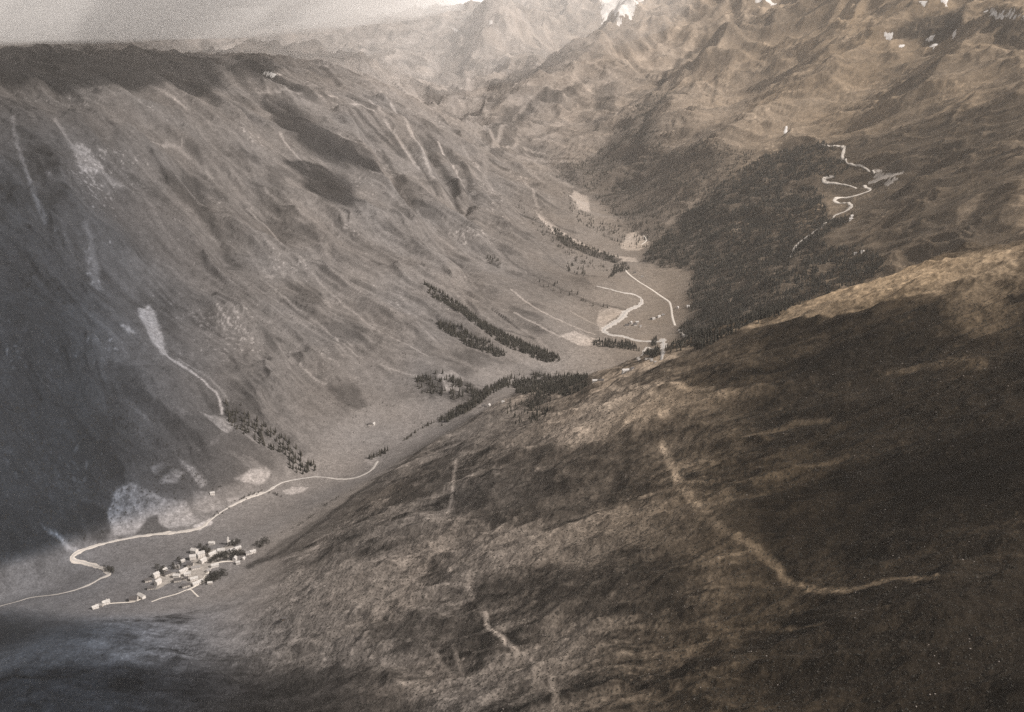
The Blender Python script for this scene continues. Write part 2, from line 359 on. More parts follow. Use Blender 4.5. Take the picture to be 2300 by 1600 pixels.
patch([(590,605),(620,590),(650,600),(640,620),(600,630)], 0.30, 8, 1.5, .8)
patch([(720,660),(745,665),(760,682),(735,690)], 0.30, 6, 1.5, .8)
patch([(1258,754),(1290,744),(1335,760),(1358,764),(1350,777),(1300,777)], 0.44, 4, .6)
patch([(1345,697),(1372,690),(1402,700),(1368,722),(1348,746),(1340,722)], 0.38, 3, .5)
patch([(1243,425),(1290,428),(1322,442),(1325,478),(1290,470),(1265,445)], 0.40, 5, .8)
patch([(1393,556),(1408,526),(1425,522),(1452,536),(1457,548),(1436,563),(1405,562)], 0.42, 6, 1.6, .4)
patch([(1200,470),(1250,512),(1300,542),(1372,572),(1428,580),(1432,590),(1380,584),(1300,556),(1240,522)], 0.42, 3, .5)
patch([(1240,512),(1280,540),(1350,568),(1400,582),(1380,592),(1320,572),(1260,545)], 0.09, 4, .6, .3)
patch([(1250,400),(1300,470),(1380,505),(1410,520),(1380,540),(1300,500),(1240,450)], 0.20, 6, 1, .3)
patch([(820,1035),(850,1020),(862,1035),(840,1052)], 0.30, 3, .5)
patch([(633,1104),(660,1094),(694,1094),(682,1106),(650,1110)], 0.42, 2.5, .4)
patch([(430,1183),(470,1166),(478,1174),(448,1192)], 0.5, 2.5, .4)
patch([(640,1130),(700,1120),(740,1140),(650,1180)], 0.19, 10, .8)
patch([(980,840),(1015,832),(1040,850),(1030,880),(1000,880)], 0.32, 5, 1.2, .5)
patch([(1130,740),(1180,740),(1250,800),(1200,830),(1130,800)], 0.24, 6, 1.2, .4)
patch([(1200,800),(1330,775),(1380,800),(1400,830),(1330,845),(1230,835)], 0.26, 5, .8)
patch([(1100,900),(1140,885),(1160,905),(1110,925),(1050,925)], 0.30, 5, .8)
patch([(1130,905),(1150,900),(1230,925),(1180,960),(1140,930)], 0.33, 5, 1.3, .7)
L = [  # thin pale runnels, paths and scree lines on the left wall
 ([(28,262),(40,330),(75,430),(105,500)], .36, 12, .3), ([(125,270),(165,330),(190,365)], .36, 16, .3), ([(190,365),(240,398),(280,420)], .36, 14, .3), ([(280,420),(330,450),(350,478)], .30, 8, .5),
 ([(78,432),(92,395),(140,400),(175,430)], .27, 12, .6), ([(340,318),(395,328),(440,365),(478,402)], .36, 12, .2), ([(335,192),(400,228),(422,248)], .38, 11, .2),
 ([(422,248),(470,320),(560,400)], .24, 8, .6), ([(250,560),(300,590),(340,600),(370,625)], .27, 16, .7), ([(192,500),(205,545),(215,600),(220,650)], .34, 15, .2), ([(140,500),(158,560),(165,600)], .27, 12, .4),
 ([(376,800),(410,822),(445,845),(470,870),(492,893),(498,930)], .48, 6, .2), ([(400,808),(460,842),(500,880),(512,900)], .36, 5, .4), ([(515,945),(560,980),(590,1000),(610,1000)], .36, 4, .3), ([(505,972),(480,1000),(440,1010)],.24,4,.4),
 ([(400,400),(480,470),(555,560),(600,635)], .24, 8, .5), ([(555,468),(620,535),(700,610),(780,690),(850,745),(960,800)], .34, 6, .3), ([(600,635),(650,680),(720,730),(780,780),(850,815),(950,850)], .33, 6, .3),
 ([(630,298),(658,342),(695,382)], .38, 8, .3), ([(670,815),(700,845),(732,862)], .34, 7, .4), ([(595,425),(650,460),(710,500)], .28, 8, .5), ([(420,560),(440,580),(470,600)], .26, 7, .5),
 ([(1148,650),(1200,690),(1262,722),(1335,752)], .42, 6, .2), ([(1155,703),(1205,728),(1258,757)], .42, 6, .3), ([(1280,698),(1340,730),(1350,738)], .38, 5, .4), ([(1180,400),(1210,470),(1250,512)], .34, 12, .3),
 ([(1080,420),(1170,520),(1260,600),(1340,650)], .15, 8, .4), ([(1120,560),(1240,640),(1330,680),(1405,695)], .12, 10, .3), ([(1000,560),(1100,680),(1180,740)], .15, 9, .4), ([(1040,715),(1120,740),(1200,760)], .13, 8, .4),
 ([(900,430),(960,500),(1020,560)], .30, 8, .5), ([(960,330),(1010,400),(1030,425)], .10, 26, .4), ([(820,240),(870,300),(910,350)], .11, 20, .5), ([(790,260),(830,330),(870,370)], .28, 12, .4),
 ([(970,410),(1040,425),(1050,400),(1010,350)], .10, 14, .5), ([(1100,590),(1120,600)], .09, 14, .5), ([(1015,225),(1060,270),(1120,330)], .28, 20, .4), ([(760,140),(850,200),(960,260),(1080,350),(1190,410)], .27, 26, .3),
 ([(590,165),(630,168)], .55, 12, .4), ([(690,185),(740,205)], .42, 14, .5), ([(560,205),(640,200),(720,215)], .34, 14, .4), ([(600,140),(700,190),(760,210)], .3, 14, .5), ([(1130,330),(1180,335),(1230,345)], .34, 14, .4),
 ([(1090,400),(1100,330),(1170,250),(1290,185)], .26, 22, .5), ([(1385,290),(1380,265),(1395,245)], .36, 10, .4), ([(1600,230),(1610,130),(1580,90)], .14, 20, .4), ([(1150,320),(1250,290),(1400,280)], .13, 26, .7),
 ([(1450,235),(1520,150),(1585,85)], .07, 36, .1), ([(1550,235),(1650,220),(1800,225)], .26, 40, .6), ([(1480,250),(1560,240)], .12, 18, .4), ([(1830,205),(1845,290)], .27, 16, .5), ([(1780,290),(1765,310)], .30, 10, .3),
 ([(1660,160),(1730,165)], .1, 20, .4), ([(1290,735),(1340,770)], .3, 5, .4)]
for p_, v_, w_, g_ in L: trail(p_, v_*.92, w_*.9, soft=w_*.6, gap=g_, warp=.5)
for p_, v_, w_ in [([(800,245),(840,290),(905,352)],.09,24),([(955,330),(1000,390),(1030,432)],.09,22),([(1010,340),(1055,395),(1045,430)],.10,18),([(770,235),(800,275),(850,320)],.11,22),([(880,300),(905,340)],.09,22),([(920,330),(960,400),(985,440)],.10,14),
   ([(560,140),(620,175),(700,215)],.10,50),([(730,160),(760,190)],.12,30),([(480,130),(540,180),(580,225)],.12,40),([(655,465),(665,480)],.08,14),([(700,430),(760,500),(830,560)],.14,26),([(860,340),(910,410)],.10,16)]:
    trail(p_, v_, w_, soft=w_*.5, gap=.35, warp=.8)  # relief shading: shade in the clefts painted dark
for p_, v_, w_ in [([(880,235),(920,290),(950,340),(975,400)],.34,16),([(985,320),(1025,385),(1042,420)],.36,12),([(830,225),(860,260),(900,320),(940,380)],.33,14),([(740,215),(800,235),(840,250)],.36,14),([(760,300),(810,345),(860,385)],.3,12),([(1040,330),(1075,380),(1110,430)],.3,12),([(640,250),(600,225)],.32,14)]:
    trail(p_, v_, w_, soft=w_*.5, gap=.4, warp=.6)  # relief shading: lit ribs between the clefts painted pale
spk = fbm(X/13, Y/13, 3, 701, .6)*.7 + fbm(X/240, Y/240, 3, 703)*.5
A = A + .15*far_mask*(1-floor_w)*steep*sst(.32,.5,spk)*(1-far_s) - .07*far_mask*(1-floor_w)*steep*sst(.3,.5,-spk)*(1-far_s)
A = A + .12*near_w*sst(.34,.52,fbm(X/6,Y/6,3,705,.6)*.7+fbm(X/130,Y/130,3,707)*.5)
# clearings in the wood on the right
for p_, v_, w_ in [([(1640,680),(1646,660)],.40,8),([(1700,640),(1740,615)],.26,10),([(1600,600),(1650,570)],.2,12),([(1830,505),(1890,475),(1915,480)],.12,8),([(1650,520),(1660,500)],.26,22),([(1840,470),(1800,510)],.19,14),([(1500,500),(1560,450),(1600,430)],.25,18),([(1480,470),(1530,430)],.24,16),([(1600,650),(1570,600)],.16,16),([(1860,630),(1940,600)],.2,22),([(1740,590),(1790,540)],.14,10)]:
    trail(p_, v_, w_, soft=w_*.5, gap=.5)
# pale earth tracks and grassy ribs on the near slope
N = [([(1488,1005),(1503,1030),(1515,1055),(1530,1090),(1550,1115),(1570,1138),(1590,1160),(1615,1182),(1640,1200),(1670,1216),(1700,1232)], .42, 9, .1), ([(1700,1232),(1735,1265),(1790,1312),(1850,1330),(1930,1320),(2010,1300),(2100,1296)], .36, 8, .2),
 ([(1690,1236),(1640,1245),(1590,1262)], .26, 4, .4), ([(1790,1312),(1700,1312),(1600,1320),(1540,1330)], .17, 4, .5), ([(1090,1375),(1102,1415),(1140,1447),(1190,1482),(1232,1502)], .36, 5, .1),
 ([(1232,1502),(1242,1540),(1248,1600)], .32, 6, .1), ([(1230,1400),(1232,1450),(1236,1500)], .18, 14, .4), ([(958,1450),(985,1480),(1010,1510),(1060,1548)], .2, 5, .4), ([(1018,1450),(1032,1500),(1060,1540)], .2, 4.5, .4),
 ([(1245,1410),(1330,1402),(1420,1392)], .22, 8, .4), ([(1330,1405),(1480,1412),(1700,1410),(1850,1400)], .2, 4.5, .4), ([(830,1300),(900,1303),(1000,1312),(1050,1322),(1064,1345)], .30, 5, .3), ([(1060,1345),(1000,1358)], .24, 5, .5),
 ([(1025,1030),(1018,1080),(1012,1130),(985,1190)], .28, 5, .3), ([(985,1190),(990,1240),(1010,1290)], .24, 7, .4), ([(750,1300),(700,1290),(640,1300)], .22, 5, .5), ([(1010,1240),(1090,1240),(1110,1250)], .30, 5, .4),
 ([(870,1190),(960,1165),(1000,1155)], .27, 7, .5), ([(1150,1215),(1230,1200),(1300,1175),(1400,1140)], .26, 8, .5), ([(1440,1115),(1530,1090),(1600,1085)], .24, 7, .5), ([(1340,1260),(1230,1240)], .2, 9, .5),
 ([(1450,1160),(1560,1155),(1620,1150)], .22, 8, .5), ([(1560,780),(1700,735),(1850,705),(2000,670),(2110,655)], .45, 7, .1), ([(1330,880),(1450,868),(1520,862),(1600,872)], .45, 10, .1), ([(1700,1080),(1800,1050),(1900,1030)], .17, 9, .5),
 ([(1680,980),(1800,950),(1860,945)], .2, 10, .5), ([(2000,840),(2120,815),(2200,820)], .24, 16, .3), ([(1960,500),(2130,440),(2160,470)],.2,12,.5)]
patch([(1330,856),(1440,815),(1560,775),(1700,720),(1820,675),(2000,615),(2280,550),(2280,610),(2110,650),(1850,705),(1700,735),(1560,782),(1440,840)], 0.42, 8, .5, .2, .95, near=True)  # sunlit band along the crest, painted as paler cover
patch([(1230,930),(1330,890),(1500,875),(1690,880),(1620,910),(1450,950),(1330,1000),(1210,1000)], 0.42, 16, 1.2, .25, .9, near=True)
patch([(600,1280),(800,1250),(950,1320),(900,1400),(640,1460),(450,1440),(430,1380)], 0.24, 16, 1.2, .3, .7)
patch([(640,1400),(1000,1380),(900,1300),(740,1240)], 0.22, 16, 1.2, .3, .6)
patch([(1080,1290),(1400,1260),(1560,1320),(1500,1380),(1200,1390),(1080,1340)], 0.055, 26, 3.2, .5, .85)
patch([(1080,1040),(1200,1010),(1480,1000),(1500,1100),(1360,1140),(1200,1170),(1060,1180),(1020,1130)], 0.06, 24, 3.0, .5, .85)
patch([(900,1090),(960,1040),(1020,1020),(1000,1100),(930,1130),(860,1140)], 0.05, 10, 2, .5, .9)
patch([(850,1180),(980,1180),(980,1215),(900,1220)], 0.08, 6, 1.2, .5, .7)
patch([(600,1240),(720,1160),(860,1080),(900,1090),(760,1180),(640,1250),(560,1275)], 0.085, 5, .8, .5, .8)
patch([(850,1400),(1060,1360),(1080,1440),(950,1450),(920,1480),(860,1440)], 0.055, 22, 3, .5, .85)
patch([(1960,1370),(2060,1350),(2040,1410),(1975,1420)], 0.17, 14, 2, .5, .8)
patch([(950,1150),(1000,1160),(1240,1190),(1420,1140),(1560,1090),(1700,1150),(1720,1230),(1560,1240),(1300,1260),(1000,1290)], 0.24, 14, 1.5, .6, .7)
patch([(2110,590),(2260,560),(2270,760),(2130,760)], 0.30, 34, 3, .5, .7)  # pale glare patch painted into the cover
patch([(1000,950),(1130,910),(1230,930),(1200,1000),(1060,1010)], 0.20, 10, 1.2, .6, .6)
patch([(-80,1400),(60,1400),(200,1450),(330,1490),(480,1470),(620,1480),(680,1490),(850,1515),(900,1540),(1000,1640),(-80,1640)], 0.06, 26, 1.5, .5, .6)  # shadow along the bottom left painted as darker cover
patch([(-80,1390),(40,1400),(160,1440),(100,1500),(-80,1500)], 0.05, 40, 1.5, .1, .6)  # bottom left corner darkening painted in
patch([(1850,1450),(2300,1300),(2300,1600),(1500,1600)], 0.035, 90, 4, .2, .7)  # bottom right corner vignette painted as darker cover
patch([(-80,1375),(120,1382),(250,1400),(330,1450),(200,1500),(-80,1500)], 0.09, 34, 2, .4, .6)  # more painted darkening towards the bottom left corner
patch([(2150,470),(2190,440),(2215,430),(2190,470),(2150,510)], 0.26, 8, .6, .3)
trail([(560,1272),(640,1236),(730,1167),(830,1092),(930,1020),(1010,962),(1080,930)], .055, 15, soft=7, gap=.5, warp=.8, near=True)
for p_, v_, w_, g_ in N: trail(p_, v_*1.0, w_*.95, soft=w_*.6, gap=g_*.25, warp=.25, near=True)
qx = X/np.maximum(Y,600)+.05*fbm(X/300,Y/300,3,607)
A = A*(1-(.30*sst(-.12,-.34,qx)+.45*sst(-.26,-.5,qx))*(1-.35*sst(3000,4200,RR))*(1-.45*sst(.28,.38,A))*(1-.72*floor_w)*(1-near_w*.8))  # left side vignette painted in as darker cover
A = A*(1-.72*near_w*.82*sst(90,380,CR-RR)*sst(.12,.55,(X+.25*(1500-Y))/1000+.12*fbm(X/260,Y/260,3,601)))  # second pass of the painted vignette on the right
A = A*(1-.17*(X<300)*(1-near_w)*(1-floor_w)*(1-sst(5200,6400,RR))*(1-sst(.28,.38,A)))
A = A*(1+.22*far_s*(1-near_w))  # far ranges paled in colour to stand in for haze
sn = sst(1230,1500,H+160*fbm(X/240,Y/240,4,801))*sst(.05,.22,rmf(X/170,Y/260,5,803)-.42)*far_s
A = A*(1-sn)+.55*sn
A = np.clip(A*.79, 0.016, 0.6)
# vignette tint put into the cover colour: bluish left, brown right, neutral between
hue = np.clip((X/np.maximum(Y,1) - (-0.20))/0.40, -1, 1)
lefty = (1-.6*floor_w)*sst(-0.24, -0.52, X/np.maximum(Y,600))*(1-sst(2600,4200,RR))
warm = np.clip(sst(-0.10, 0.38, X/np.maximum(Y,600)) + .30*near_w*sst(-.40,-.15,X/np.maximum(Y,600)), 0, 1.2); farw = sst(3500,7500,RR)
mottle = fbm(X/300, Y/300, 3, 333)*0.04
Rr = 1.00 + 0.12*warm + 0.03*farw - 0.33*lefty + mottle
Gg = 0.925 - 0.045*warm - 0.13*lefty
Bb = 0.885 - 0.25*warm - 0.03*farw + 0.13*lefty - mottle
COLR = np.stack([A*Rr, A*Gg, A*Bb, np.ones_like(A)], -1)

# ------------------------------------------------------------------ ground meshes
dXr = np.gradient(X, axis=0); dYr = np.gradient(Y, axis=0); dHr = np.gradient(H, axis=0)
dXa = np.gradient(X, axis=1); dYa = np.gradient(Y, axis=1); dHa = np.gradient(H, axis=1)
NRM = np.cross(np.stack([dXa,dYa,dHa],-1), np.stack([dXr,dYr,dHr],-1)); NRM /= np.linalg.norm(NRM, axis=-1, keepdims=True)
NRM *= np.sign(NRM[...,2:3])
def ground_material():
    m = bpy.data.materials.new('ground_cover'); m.use_nodes = True; t = m.node_tree; b = t.nodes['Principled BSDF']
    b.inputs['Roughness'].default_value = 0.95; b.inputs['Specular IOR Level'].default_value = 0.1
    at = t.nodes.new('ShaderNodeAttribute'); at.attribute_name = 'cover'
    tc = t.nodes.new('ShaderNodeTexCoord')
    n1 = t.nodes.new('ShaderNodeTexNoise'); n1.inputs['Scale'].default_value = 0.22; n1.inputs['Detail'].default_value = 5; n1.inputs['Roughness'].default_value = 0.7
    n2 = t.nodes.new('ShaderNodeTexNoise'); n2.inputs['Scale'].default_value = 0.05; n2.inputs['Detail'].default_value = 4; n2.inputs['Roughness'].default_value = 0.65
    t.links.new(tc.outputs['Object'], n1.inputs['Vector']); t.links.new(tc.outputs['Object'], n2.inputs['Vector'])
    r1 = t.nodes.new('ShaderNodeMapRange'); r1.inputs[1].default_value = .3; r1.inputs[2].default_value = .7; r1.inputs[3].default_value = 0.6; r1.inputs[4].default_value = 1.4
    r2 = t.nodes.new('ShaderNodeMapRange'); r2.inputs[1].default_value = .3; r2.inputs[2].default_value = .7; r2.inputs[3].default_value = 0.8; r2.inputs[4].default_value = 1.2
    t.links.new(n1.outputs[0], r1.inputs[0]); t.links.new(n2.outputs[0], r2.inputs[0])
    mm = t.nodes.new('ShaderNodeMath'); mm.operation = 'MULTIPLY'; t.links.new(r1.outputs[0], mm.inputs[0]); t.links.new(r2.outputs[0], mm.inputs[1])
    vm = t.nodes.new('ShaderNodeVectorMath'); vm.operation = 'SCALE'; t.links.new(at.outputs['Color'], vm.inputs[0]); t.links.new(mm.outputs[0], vm.inputs['Scale'])
    t.links.new(vm.outputs[0], b.inputs['Base Color'])
    bp = t.nodes.new('ShaderNodeBump'); bp.inputs['Strength'].default_value = 0.55; bp.inputs['Distance'].default_value = 2.0
    t.links.new(n1.outputs[0], bp.inputs['Height']); t.links.new(bp.outputs[0], b.inputs['Normal'])
    return m
GM = ground_material()
def center(a): return (a[:-1,:-1]+a[1:,1:]+a[1:,:-1]+a[:-1,1:])/4
rc = center(RR); nc = center(near_w); fc = center(floor_w); tcn = center(T); hc = center(hgt); ac = center(AA)
# the far ranges begin behind the rim of the left wall and behind the wooded spur on the right
rim = np.interp(ac, np.arctan([-.6,-.36,-.18,-.1,-.03,.02,.12,.14,.2,.35,.6]), [5200,5400,6100,6200,5900,5450,4700,4900,5600,5800,5600])
axis_ang = np.interp(rc, np.hypot(AXIS[:,0],AXIS[:,1])[2:], np.arctan2(AXIS[:,0],AXIS[:,1])[2:])
reg = np.where(nc > 0.5, 0, np.where(rc > rim, 4, np.where(fc > 0.5, 1, np.where(ac < axis_ang, 2, 3))))
vidx = np.arange(NR*NA).reshape(NR, NA)
faces = np.stack([vidx[:-1,:-1], vidx[:-1,1:], vidx[1:,1:], vidx[1:,:-1]], -1)
allv = np.stack([X, Y, H], -1).reshape(-1,3); alln = NRM.reshape(-1,3); allc = COLR.reshape(-1,4)
def np_mesh(name, v, f, nsides):
    me = bpy.data.meshes.new(name); me.vertices.add(len(v)); me.vertices.foreach_set('co', np.ascontiguousarray(v, dtype=np.float32).ravel())
    me.loops.add(f.size); me.loops.foreach_set('vertex_index', np.ascontiguousarray(f, dtype=np.int32).ravel())
    me.polygons.add(len(f)); me.polygons.foreach_set('loop_start', np.arange(0, f.size, nsides, dtype=np.int32))
    me.polygons.foreach_set('loop_total', np.full(len(f), nsides, dtype=np.int32))
    me.update(calc_edges=True); me.polygons.foreach_set('use_smooth', np.ones(len(f), bool)); return me
for k, nm, lb in [(0,'near_hillside','dark ribbed grassy slope falling left below the camera'), (1,'valley_floor','pale level meadows on the valley bottom'),
              (2,'hillside','pale grey valley wall on the left streaked with scree'), (3,'wooded_hillside','dark wooded slope right of the upper meadows'), (4,'mountains','far ranges at the head of the valley')]:
    f = faces[reg == k].reshape(-1,4); used, inv = np.unique(f, return_inverse=True); f = inv.reshape(-1,4)
    me = np_mesh(nm, allv[used], f, 4)
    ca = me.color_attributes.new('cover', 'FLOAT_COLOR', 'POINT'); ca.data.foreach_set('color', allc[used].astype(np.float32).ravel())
    me.normals_split_custom_set_from_vertices(alln[used].astype(np.float32))
    me.materials.append(GM); o = bpy.data.objects.new(nm, me); COL.objects.link(o); tag(o, lb, kind='structure')

# ------------------------------------------------------------------ helpers for built things
def mat(name, col, rough=.85, var=0.0, scale=.5, spec=.2):
    m = bpy.data.materials.new(name); m.use_nodes = True; t = m.node_tree; b = t.nodes['Principled BSDF']
    b.inputs['Base Color'].default_value = (*col, 1); b.inputs['Roughness'].default_value = rough
    b.inputs['Specular IOR Level'].default_value = spec
    if var:
        tc = t.nodes.new('ShaderNodeTexCoord'); n = t.nodes.new('ShaderNodeTexNoise'); n.inputs['Scale'].default_value = scale
        n.inputs['Detail'].default_value = 4; n.inputs['Roughness'].default_value = .65
        r = t.nodes.new('ShaderNodeValToRGB'); e = r.color_ramp.elements
        e[0].position = .3; e[1].position = .7
        e[0].color = (*[c*(1-var) for c in col], 1); e[1].color = (*[min(1, c*(1+var)) for c in col], 1)
        t.links.new(tc.outputs['Object'], n.inputs['Vector']); t.links.new(n.outputs[0], r.inputs[0]); t.links.new(r.outputs[0], b.inputs['Base Color'])
    return m
M = dict(gravel=mat('gravel', (.42,.39,.36), .9, .22, .25), water=mat('milky_water', (.36,.345,.33), .25, .1, .1, .5),
         road=mat('dust_road', (.56,.52,.47), .95, .12, .3), earth=mat('bare_earth', (.40,.365,.33), .95, .2, .2),
         yard=mat('trodden_ground', (.27,.25,.23), .95, .3, .12), snow=mat('snow', (.60,.585,.57), .8, .2, .02), render=mat('limewashed_wall', (.58,.55,.52), .9, .08, .6), stone=mat('rubble_wall', (.42,.39,.36), .9, .2, .8),
         wood=mat('dark_timber', (.10,.08,.065), .85, .25, .7), pale_roof=mat('pale_stone_roof', (.40,.385,.37), .8, .3, .35), dark_roof=mat('dark_shingle_roof', (.075,.07,.07), .85, .25, .7),
         mid_roof=mat('grey_slate_roof', (.22,.21,.205), .8, .2, .7), glass=mat('window_glass', (.03,.032,.035), .15, 0, 1, .5), plank=mat('plank', (.13,.10,.08), .9),
         needles=mat('needles', (.042,.040,.034), .95, .35, .15, .05), needles2=mat('dry_needles', (.062,.057,.047), .95, .35, .15, .05), leaves=mat('leaves', (.05,.048,.043), .9, .4, .3, .05),
         bark=mat('bark', (.09,.075,.06), .95), rock=mat('rock', (.24,.215,.195), .9, .25, .2), scrub=mat('juniper_scrub', (.045,.042,.036), .95, .3, .4, .05),
         cloud=mat('cloud', (.86,.85,.84), 1, 0, 1, 0))

def ribbon(name, pts, wid, m, label, lift=.5, n=6, kind='structure', cat=None, group=None, ragged=.6, world_pts=None):
    w = line_world(pts, n) if world_pts is None else world_pts
    # resample every 4 m
    seg = np.hypot(*np.diff(w, axis=0).T); L = np.concatenate([[0], np.cumsum(seg)]); k = max(3, int(L[-1]/4)); s_ = np.linspace(0, L[-1], k)
    c = np.stack([np.interp(s_, L, w[:,0]), np.interp(s_, L, w[:,1])], -1); tdir = np.gradient(c, axis=0); tdir /= np.linalg.norm(tdir, axis=1, keepdims=True)+1e-9
    nrm = np.stack([-tdir[:,1], tdir[:,0]], -1)
    ws = wid if np.ndim(wid) else [wid]; ww = np.interp(s_/L[-1], np.linspace(0,1,len(ws)), ws) if len(ws) > 1 else np.full(k, ws[0], float)
    cols = [-.5,-.25,0,.25,.5]; rows = []
    for j, cc in enumerate(cols):
        j_ = ww*cc*(1 + (ragged*fbm(s_/22+j*9+wid_seed(name), s_*0+j, 3, 7)*2 if j in (0,4) else 0))
        p = c + nrm*j_[:,None]; z = hz(p[:,0], p[:,1])
        rows.append((p, z))
    zz = np.stack([r[1] for r in rows], -1); zmax = zz.copy()
    zmax = np.maximum(zz, (zz.mean(-1, keepdims=True)))+lift; zmax[:,0] = zz[:,0]+.05; zmax[:,-1] = zz[:,-1]+.05
    v = np.stack([np.concatenate([rows[j][0], zmax[:,j:j+1]], 1) for j in range(5)], 1).reshape(-1,3)
    ii = np.arange(k*5).reshape(k,5); f = np.stack([ii[:-1,:-1], ii[1:,:-1], ii[1:,1:], ii[:-1,1:]], -1).reshape(-1,4)[:, ::-1]
    me = np_mesh(name, v, f, 4); me.materials.append(m); o = bpy.data.objects.new(name, me); COL.objects.link(o); tag(o, label, cat, group, kind); return o
def wid_seed(nm): return sum(map(ord, nm)) % 13
def drape(name, pts, m, label, step=6, lift=.6, warp=1.0, kind='structure', cat=None, group=None, thick=None):
    w = np.array([hit(*a)[:2] for a in pts]); x0, y0 = w.min(0)-step; x1, y1 = w.max(0)+step
    gx, gy = np.meshgrid(np.arange(x0, x1, step), np.arange(y0, y1, step)); d = poly_sd(gx+fbm(gx/38, gy/38, 4, 301, .6)*16*warp, gy+fbm(gx/38+9, gy/38, 4, 303, .6)*16*warp, w)
    ins = (d[:-1,:-1] < 0)|(d[1:,1:] < 0)|(d[1:,:-1] < 0)|(d[:-1,1:] < 0)
    if not ins.any(): return None
    z = hz(gx, gy) + np.where(d < 0, lift*np.clip(-d/step, .3, 1)*(thick or 1), -.3); ii = np.arange(gx.size).reshape(gx.shape)
    f = np.stack([ii[:-1,:-1], ii[:-1,1:], ii[1:,1:], ii[1:,:-1]], -1)[ins]; used, inv = np.unique(f, return_inverse=True)
    v = np.stack([gx, gy, z], -1).reshape(-1,3)[used]; me = np_mesh(name, v, inv.reshape(-1,4), 4); me.materials.append(m)
    o = bpy.data.objects.new(name, me); COL.objects.link(o); tag(o, label, cat, group, kind); return o

# ------------------------------------------------------------------ river, roads, snow
RIV1 = [(-30,1372),(0,1362),(60,1345),(130,1335),(190,1318),(225,1300),(244,1290),(228,1276),(195,1266),(163,1256),(178,1240),(230,1222),(290,1209),(350,1200),(400,1196),(450,1186),(470,1170),(500,1148),(545,1124),(575,1112),(600,1104),(635,1084),(680,1075),(725,1072),(795,1074),(832,1058),(848,1036)]
ribbon('river_bank', RIV1, [4,5,5,5,7,11,12,8,5,6,10,9,4,5,8,4,2.5,3,9,9,7], M['gravel'], 'pale gravel banks along the lower river', .35)
ribbon('river', RIV1, [3,3.5,3,3,4,5,5,4,4,4,4,3.5,3,3,3,2.5,2.5,3,3.5,3.5], M['water'], 'narrow milky river winding over the lower valley floor', .75)
RIV2 = [(1340,643),(1362,648),(1395,657),(1425,662),(1441,673),(1436,686),(1408,699),(1396,714),(1372,730),(1356,742),(1370,752),(1400,756),(1430,765),(1478,768),(1490,778),(1488,795),(1470,812)]
ribbon('river_bank', RIV2, [6,10,22,26,16,16,20,20,10,8,12,10,6], M['gravel'], 'pale gravel banks along the upper river bends', .4)
ribbon('river', RIV2, [3,4,7,7,6,7,6,5,4,5,4], M['water'], 'milky river bending through the upper meadows', .8)
ribbon('river_bank', [(1470,785),(1445,792),(1433,803),(1452,806),(1465,812)], [7,12,9,6], M['gravel'], 'short pale gravel side channel left of the wooded river island', .4)
ribbon('road', [(1403,605),(1415,618),(1438,635),(1470,655),(1500,676),(1507,690),(1510,712),(1516,732)], 7.5, M['road'], 'straight pale road crossing the upper meadows', .6, ragged=.05)
ribbon('road', [(1528,742),(1532,750),(1545,758)], 10, M['road'], 'short pale road piece at the edge of the dark wood', .6, ragged=.1)
ribbon('road', [(1440,550),(1452,540),(1446,530)], 6, M['road'], 'pale road bend at the top of the narrow valley', .6, ragged=.1)
ribbon('mountain_road', [(1836,325),(1868,328),(1893,330),(1895,340),(1892,352),(1900,362),(1915,370),(1935,373),(1950,383),(1965,390)], [6,6,13,14,12,7,6,7], M['road'], 'winding pale mountain road above the tree line', .8, ragged=.1)
ribbon('mountain_road', [(1874,396),(1856,400),(1850,405),(1868,411),(1910,418),(1945,422),(1955,427),(1942,433),(1930,437),(1912,442),(1890,444),(1874,450),(1886,457),(1912,461),(1908,468),(1897,476),(1885,480)], [11,15,14,7,6,6,12,14,10,8,14,16,9,10,12,11], M['road'], 'hairpin bends of the pale mountain road', .8, ragged=.1)
ribbon('mountain_road', [(1885,480),(1868,493),(1850,506),(1828,520),(1812,532),(1795,545),(1784,560),(1775,578)], [9,7,7,12,7,12,15,10,4], M['road'], 'broken lower stretch of the mountain road in the wood', .8, ragged=.4)
drape('earth_slip', [(1955,384),(1975,385),(2000,392),(2030,388),(2012,402),(1998,416),(1985,408),(1950,408),(1970,398)], M['earth'], 'pale bare earth fan beside the mountain road', 7, .5, 1.2)
ribbon('road', [(430,1322),(455,1303),(468,1284),(478,1268),(500,1262),(528,1260)], [4,7,7,5,4], M['road'], 'pale lane climbing through the village houses', .5, ragged=.1)
ribbon('road', [(340,1352),(365,1343),(398,1334),(425,1324),(437,1333),(446,1341)], 3.2, M['road'], 'thin pale track below the village with a forked end', .45, ragged=.1)
ribbon('road', [(240,1356),(270,1354),(300,1352),(318,1345)], 4, M['road'], 'short track between the lowest farms', .45, ragged=.1)
ribbon('road', [(460,1306),(440,1316),(420,1326)], 5, M['road'], 'pale village lane end by the big pale barn', .5, ragged=.1)
drape('village_yard', [(350,1290),(400,1285),(430,1262),(470,1236),(520,1225),(548,1242),(480,1262),(470,1290),(440,1315),(405,1300),(345,1325)], M['yard'], 'trodden pale ground between the village houses', 4, .25, .5)
